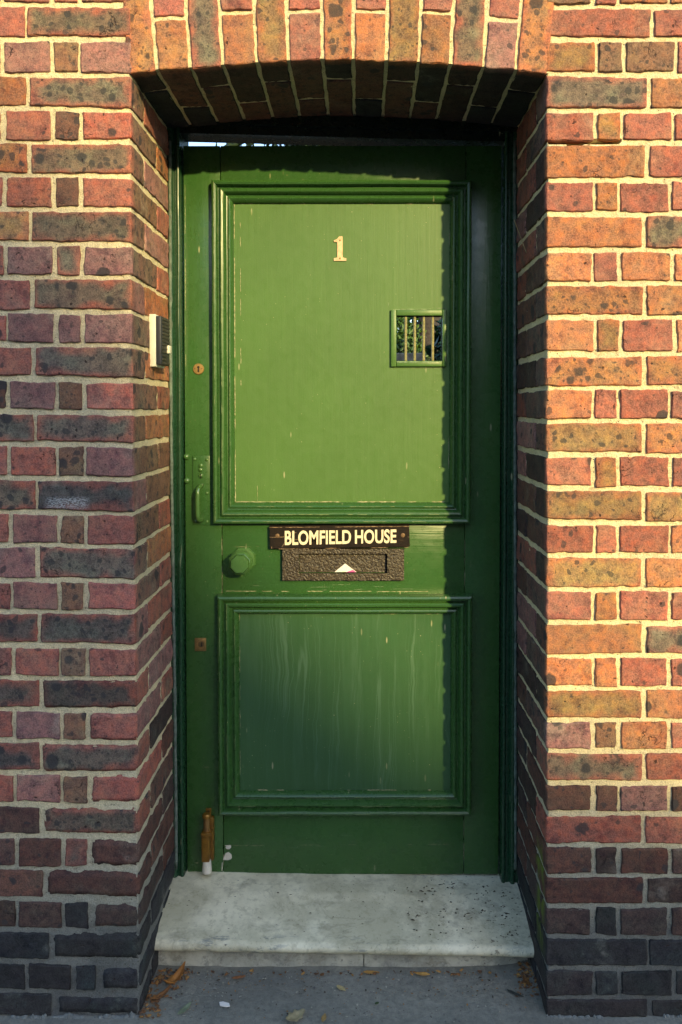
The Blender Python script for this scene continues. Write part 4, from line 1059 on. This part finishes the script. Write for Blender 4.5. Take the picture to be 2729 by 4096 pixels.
def litter(name, zones, n, seed, cols, label, size=(0.002, 0.007)):
    r_ = random.Random(seed); mats = [simple(name+'_%d' % i, c, 0.8, var=0.2, scale=90) for i, c in enumerate(cols)]
    b = MB(); mi = []
    for _ in range(n):
        (pxa, pxb, pya, pyb, Z, pw) = r_.choice(zones)
        x, y = G(pxa+(pxb-pxa)*r_.random()**pw, r_.uniform(pya, pyb), Z)
        s = r_.uniform(*size); a = r_.uniform(0, 6.28); e = r_.uniform(0.3, 0.8); z = Z+r_.uniform(0.001, 0.003)
        pts = []
        for k in range(5):
            t = a+k*1.256; rr_ = s*r_.uniform(0.6, 1.1); lx, ly = rr_*math.cos(k*1.256), rr_*e*math.sin(k*1.256)
            pts.append((x+lx*math.cos(a)-ly*math.sin(a), y+lx*math.sin(a)+ly*math.cos(a), z+r_.uniform(0, s*0.4)))
        top = (x, y, z+s*r_.uniform(0.3, 0.6)); b.add(pts+[top], [(k, (k+1) % 5, 5) for k in range(5)]); mi += [r_.randrange(len(mats))]*5
    o = b.build(name, mats[0])
    for m_ in mats[1:]: o.data.materials.append(m_)
    o.data.polygons.foreach_set('material_index', mi)
    return tag(o, label, name.replace('_', ' '), kind='stuff')
litter('leaf_litter', [(590,720,3905,4010,0.003,1.6),(640,760,3880,3930,0.003,1.5),(2080,2150,3860,3960,0.003,1),(2060,2160,3850,3990,0.003,0.7),(700,2080,3886,3905,0.003,1),(560,640,3985,4075,0.003,1)], 480, 31,
       [(0.30,0.13,0.04),(0.20,0.09,0.03),(0.12,0.06,0.03),(0.42,0.22,0.06)], 'crumbled brown leaf litter gathered in the corners by the step', (0.002, 0.008))
litter('grit', [(620,2150,3890,4095,0.002,1),(700,2100,3890,3990,0.002,1)], 520, 32, [(0.34,0.17,0.05),(0.30,0.28,0.22),(0.06,0.045,0.03),(0.40,0.38,0.30),(0.14,0.13,0.12)], 'small grit and leaf crumbs scattered over the grey concrete', (0.0015, 0.0045))
def tread_z(y): return PZ(3497, YD)
def crumbs():
    r_ = random.Random(44); b = MB(); zb = PZ(3497, YD)
    for _ in range(120):
        u = r_.random()**0.55; x = -0.42 + 0.84*u
        if r_.random() < 0.7: x = r_.uniform(0.12, 0.40)
        y = r_.uniform(0.16, 0.365)
        t = (0.30-y)/(0.30-0.144); z = (zb-0.004+(ZN-zb+0.004)*max(t, 0)**1.15 if t > 0 else zb-0.003) + sillz(x) + 0.001
        L = r_.uniform(0.0012, 0.004)*(2.4 if r_.random() < 0.1 else 1); a = r_.uniform(-0.5, 0.5); w = r_.uniform(0.0008, 0.0018)
        ca, sa = math.cos(a), math.sin(a)
        q = [(-L, -w), (L*0.8, -w*0.7), (L, w*0.5), (-L*0.7, w)]
        pts = [(x+p*ca-s*sa, y+p*sa+s*ca, z) for p, s in q]; b.add(pts+[(x, y, z+w*1.4)], [(k, (k+1) % 4, 4) for k in range(4)])
    tag(b.build('step_crumbs', simple('dark_plant_crumbs', (0.075, 0.055, 0.035), 0.9)), 'dark plant crumbs scattered over the white doorstep', 'crumbs', kind='stuff')
crumbs()
def mortar_crust():
    r_ = random.Random(5); b = MB()
    for (pa, pb) in ((50, 330), (380, 560), (2190, 2420), (2650, 2729)):
        for px_ in np.arange(pa, pb, 5):
            if r_.random() < 0.4: continue
            x, z = P(px_, 4070, -0.004); h = 0.002 + 0.014*max(0, noise.noise((px_*0.02, 3, 1))+0.15)*r_.uniform(0.3, 1.2)
            s = r_.uniform(0.002, 0.006)
            b.lathe(x, -0.001, 0.0, [(s*1.2, -0.01), (s*1.3, 0.0), (s*r_.uniform(0.7, 1.1), h*0.6), (s*0.4, h)], 6, 'z', rot=r_.random())
    tag(b.build('mortar_crust', simple('pale_mortar_crust', (0.20, 0.21, 0.19), 0.95, var=0.2, scale=90, bump=0.8, dist=0.003), smooth=True), 'pale crumbling mortar along the foot of the wall', 'mortar', kind='stuff')
mortar_crust()
b = MB(); y0 = 0.20; xr = cxR(1.8)
pa = (PX(2064, 0.26, 880)-0.004, 0.26, PZ(880, 0.26, 2064)); pb = (PX(2112, 0.20, 1010)-0.004, 0.20, PZ(1010, 0.20, 2112))
b.tube([tuple(pa[i]+(pb[i]-pa[i])*t for i in range(3)) for t in np.linspace(0, 1, 6)], 0.0011, 5)
tag(b.build('straw', simple('dry_straw', (0.45, 0.32, 0.14), 0.7)), 'thin dry straw stuck to the right reveal near the arch', 'straw')

# ------------------------------------------------------------------ garden seen through the spyhole and the gap over the door
def foliage(name, cx, cy, cz, rx, ry, rz, n, size, mat, parent, seed, shell=0.55):
    r_ = np.random.RandomState(seed); V = []; F = []
    for i in range(n):
        d = r_.normal(size=3); d /= np.linalg.norm(d); rad = shell + (1-shell)*r_.rand()
        bump_ = 1 + 0.28*noise.noise(Vector(d*2.3) + Vector((seed, 0, 0)))
        p = np.array([cx, cy, cz]) + d*np.array([rx, ry, rz])*rad*bump_
        a = r_.normal(size=3); a /= np.linalg.norm(a); c = np.cross(a, d); c /= (np.linalg.norm(c)+1e-6); a = np.cross(d*0.6+r_.normal(size=3)*0.5, c); a /= (np.linalg.norm(a)+1e-6)
        L = size*(0.7+0.6*r_.rand()); k = len(V); nn = np.cross(a, c)*L*0.12
        V += [p-a*L, p-c*L*0.42+nn, p+a*L, p+c*L*0.42+nn]; F += [(k, k+1, k+2), (k, k+2, k+3)]
    return mobj(name, V, F, mat, parent, smooth=False)
def shrub(name, x, y, h, rx, label, mat, n, size, seed):
    o = empty(name, (x, y, -0.03)); tag(o, label, 'shrub')
    foliage('foliage', x, y, h*0.62, rx, rx, h*0.42, n, size, mat, o, seed)
    b = MB()
    for k in range(5):
        a = k*1.26; b.tube([(x+0.04*math.cos(a), y+0.04*math.sin(a), -0.03), (x+0.10*math.cos(a), y+0.1*math.sin(a), h*0.4), (x+rx*0.6*math.cos(a), y+rx*0.6*math.sin(a), h*0.75)], [0.02, 0.015, 0.006], 6)
    b.build('stem', M_BARK, o)
shrub('privet_shrub', 0.30, 5.75, 2.28, 0.42, 'bright green privet shrub behind the spyhole bars at left', M_LEAFA, 16000, 0.026, 3)
shrub('laurel_shrub', 0.86, 4.10, 2.55, 0.34, 'dark laurel shrub behind the spyhole bars at right', M_LEAFB, 5000, 0.055, 4)
gw = empty('garden_wall', (-1.5, 5.1, -0.03)); tag(gw, 'low grey garden wall behind the spyhole bars', 'wall')
b = MB(); b.box(-4.0, 0.52, 5.05, 5.22, -0.03, 1.80); b.build('wall_body', simple('grey_render', (0.10, 0.09, 0.065), 0.9, scale=12), gw)
b = MB(); b.box(-4.02, 0.55, 5.0, 5.27, 1.80, 1.875, 0.01); b.build('coping', simple('grey_stone_coping', (0.20, 0.18, 0.13), 0.9, scale=20), gw)
tr = empty('garden_tree', (0.80, 7.4, -0.03)); tag(tr, 'tree with a grey brown trunk beyond the spyhole bars', 'tree')
b = MB(); b.tube([(0.74, 7.4, -0.05), (0.76, 7.4, 1.5), (0.80, 7.45, 3.0), (0.7, 7.5, 4.6)], [0.19, 0.15, 0.12, 0.05], 12)
b.tube([(0.80, 7.45, 2.9), (0.2, 7.6, 4.2)], [0.08, 0.03], 8); b.tube([(0.80, 7.45, 3.1), (1.5, 7.4, 4.4)], [0.08, 0.03], 8); b.build('trunk', M_BARK, tr, smooth=True)
foliage('crown', 0.55, 7.5, 4.7, 1.95, 1.6, 1.7, 22000, 0.085, M_LEAFC, tr, 6, 0.2)
def hedge():
    o = empty('back_hedge', (1.6, 9.6, -0.03)); tag(o, 'dark hedge along the far end of the garden', 'hedge')
    r_ = np.random.RandomState(9); V = []; F = []
    for i in range(14000):
        p = np.array([r_.uniform(-3.0, 5), 9.6+r_.normal()*0.3, r_.uniform(0, 3.3)+0.25*noise.noise((i*0.01, 0, 0))]); a = r_.normal(size=3); a /= np.linalg.norm(a); c = np.cross(a, r_.normal(size=3)); c /= np.linalg.norm(c); L = 0.12; k = len(V)
        V += [p-a*L, p-c*L*0.45, p+a*L, p+c*L*0.45]; F.append((k, k+1, k+2, k+3))
    mobj('foliage', V, F, M_LEAFB, o)
    b = MB()
    for x in np.arange(-2.8, 5, 0.6): b.tube([(x, 9.6, -0.03), (x+0.05, 9.6, 2.2)], [0.03, 0.012], 6)
    b.build('stem', M_BARK, o)
hedge()

# ------------------------------------------------------------------ unseen house across the street, roofline shaped to shade the wall's lower left
def house():
    s = 21.0; ox, oz = -SUN.x/SUN.y*s, -SUN.z/SUN.y*s; yf = -s
    def S(px, py):
        x, z = P(px, py, 0); return (x+ox, z+oz)
    k1 = S(1300, 2360); k2 = S(2110, 2990); k3 = S(2760, 3150)
    slope = 1.42
    apex = (k1[0]-3.3, k1[1]+3.3*slope); eave = (apex[0]-3.6, apex[1]-3.6*slope)
    o = empty('brick_house', ((apex[0]+k1[0])/2, yf-4, -0.004)); tag(o, 'unseen steep gabled brick house across the street, shaped to cast the wall shadow', 'house')
    mw = simple('house_brick', (0.30, 0.14, 0.09), 0.9, var=0.15, scale=6); ms = simple('roof_slate', (0.10, 0.10, 0.11), 0.7, var=0.15, scale=5); mg = simple('window_glass', (0.03, 0.04, 0.05), 0.1); mf = simple('window_white', (0.6, 0.58, 0.52), 0.6)
    end = (k3[0]+0.95, k3[1]-0.35); gz = -0.004
    w = MB(); w.prism([(eave[0]+0.25, gz), (k1[0]-0.05, gz), (k1[0]-0.05, k1[1]-0.12), (apex[0], apex[1]-0.25), (eave[0]+0.25, eave[1]+0.2)], yf-8, yf-0.05)
    w.prism([(k1[0]-0.05, gz), (end[0]-0.2, gz), (end[0]-0.2, end[1]-0.1), (k3[0], k3[1]-0.12), (k2[0], k2[1]-0.12), (k1[0]-0.05, k1[1]-0.12)], yf-7, yf-0.08); w.build('wall', mw, o)
    def roof(a, b_, t=0.16, y0=yf-8.2, y1=yf):
        m = MB(); d = Vector((b_[0]-a[0], b_[1]-a[1])).normalized(); n = Vector((-d.y, d.x)); n = n if n.y > 0 else -n
        m.prism([a, b_, (b_[0]-n.x*t, b_[1]-n.y*t), (a[0]-n.x*t, a[1]-n.y*t)], y0, y1); return m.build('roof', ms, o)
    rf = roof(apex, k1); roof(apex, eave); roof(k1, k2, y0=yf-7.2, y1=yf-0.02); roof(k2, k3, y0=yf-7.2, y1=yf-0.02); roof(k3, end, y0=yf-7.2, y1=yf-0.02)
    c = MB(); c.box(apex[0]-1.4, apex[0]-0.8, yf-6, yf-5.2, apex[1]-3, apex[1]+0.9); c.build('chimney', mw, rf)
    for wx, wz in ((apex[0]-1.4, 1.2), (apex[0]+1.3, 1.2), (apex[0]-1.4, 4.4), (apex[0]+1.3, 4.4), (apex[0], 7.6), (k2[0]+0.5, 1.2), (k2[0]+0.5, 4.2)):
        f = MB(); f.box(wx-0.55, wx+0.55, yf-0.04, yf+0.03, wz-0.05, wz+1.65, 0.01); fo = f.build('window', mf, o)
        for px0, px1, pz0, pz1 in ((-0.47, 0.47, 0.03, 0.78), (-0.47, 0.47, 0.86, 1.57)):
            g_ = MB(); g_.box(wx+px0, wx+px1, yf+0.025, yf+0.036, wz+pz0, wz+pz1); g_.build('pane', mg, fo)
        q = MB(); q.box(wx-0.65, wx+0.65, yf-0.04, yf+0.12, wz-0.15, wz-0.06); q.build('sill', mf, fo)
    d = MB(); d.box(apex[0]-0.45, apex[0]+0.45, yf-0.07, yf+0.01, 0.0, 2.1, 0.01); d.build('front_door', simple('house_door_blue', (0.03, 0.05, 0.10), 0.4), o)
house()
def sky_block_house(x0, x1, h, label, tint):  # unseen houses added to cut sky light and darken the recess
    yf = -20.6; o = empty('sky_block_house', ((x0+x1)/2, yf-4, -0.004)); tag(o, label, 'house', 'added terrace houses across the street')
    mw = simple('terrace_brick_%d' % int(x0+50), tint, 0.9, var=0.15, scale=6)
    b = MB(); b.box(x0, x1, yf-8, yf, -0.004, h); b.build('wall', mw, o)
    b = MB(); b.prism([(x0, h), (x1, h), (x1, h+0.5), (x0, h+0.5)], yf-0.35, yf+0.12); b.build('parapet', T_STONE, o)
    b = MB(); b.box(x0+0.3, x0+1.3, yf-5, yf-4, h, h+2.0); b.build('chimney', mw, o)
    for fz in (0.9, 4.1, 7.3):
        for fx in (0.2, 0.5, 0.8):
            wx = x0+(x1-x0)*fx
            if fz < 1 and fx == 0.5:
                d = MB(); d.box(wx-0.5, wx+0.5, yf-0.02, yf+0.05, 0, 2.2, 0.01); d.build('front_door', T_DOOR, o); continue
            f = MB(); f.box(wx-0.55, wx+0.55, yf-0.02, yf+0.05, fz, fz+1.75, 0.01); fo = f.build('window', T_WHITE, o)
            for a, c in ((0.08, 0.84), (0.92, 1.67)):
                q = MB(); q.box(wx-0.47, wx+0.47, yf+0.045, yf+0.056, fz+a, fz+c); q.build('pane', T_GLASS, fo)
T_STONE = simple('terrace_stone', (0.35, 0.32, 0.27), 0.9); T_DOOR = simple('terrace_door', (0.02, 0.03, 0.05), 0.4); T_WHITE = simple('terrace_frame', (0.55, 0.53, 0.48), 0.6); T_GLASS = simple('terrace_glass', (0.03, 0.04, 0.05), 0.1)
sky_block_house(-4.2, 3.6, 10.6, 'added sky-blocking plum brick terrace house next to the steep gabled house', (0.20, 0.10, 0.08))
sky_block_house(-12.2, -4.3, 10.9, 'added sky-blocking yellow brick terrace house two doors from the gabled house', (0.26, 0.19, 0.10))
sky_block_house(-20.3, -12.3, 10.6, 'added sky-blocking brown brick terrace house at the far end of the row', (0.16, 0.10, 0.07))
sky_block_house(17.0, 24.8, 10.8, 'added sky-blocking red brick terrace house across the sunny gap', (0.24, 0.10, 0.07))
sky_block_house(24.9, 33.0, 10.6, 'added sky-blocking dark brick terrace house beyond the red one', (0.15, 0.09, 0.07))
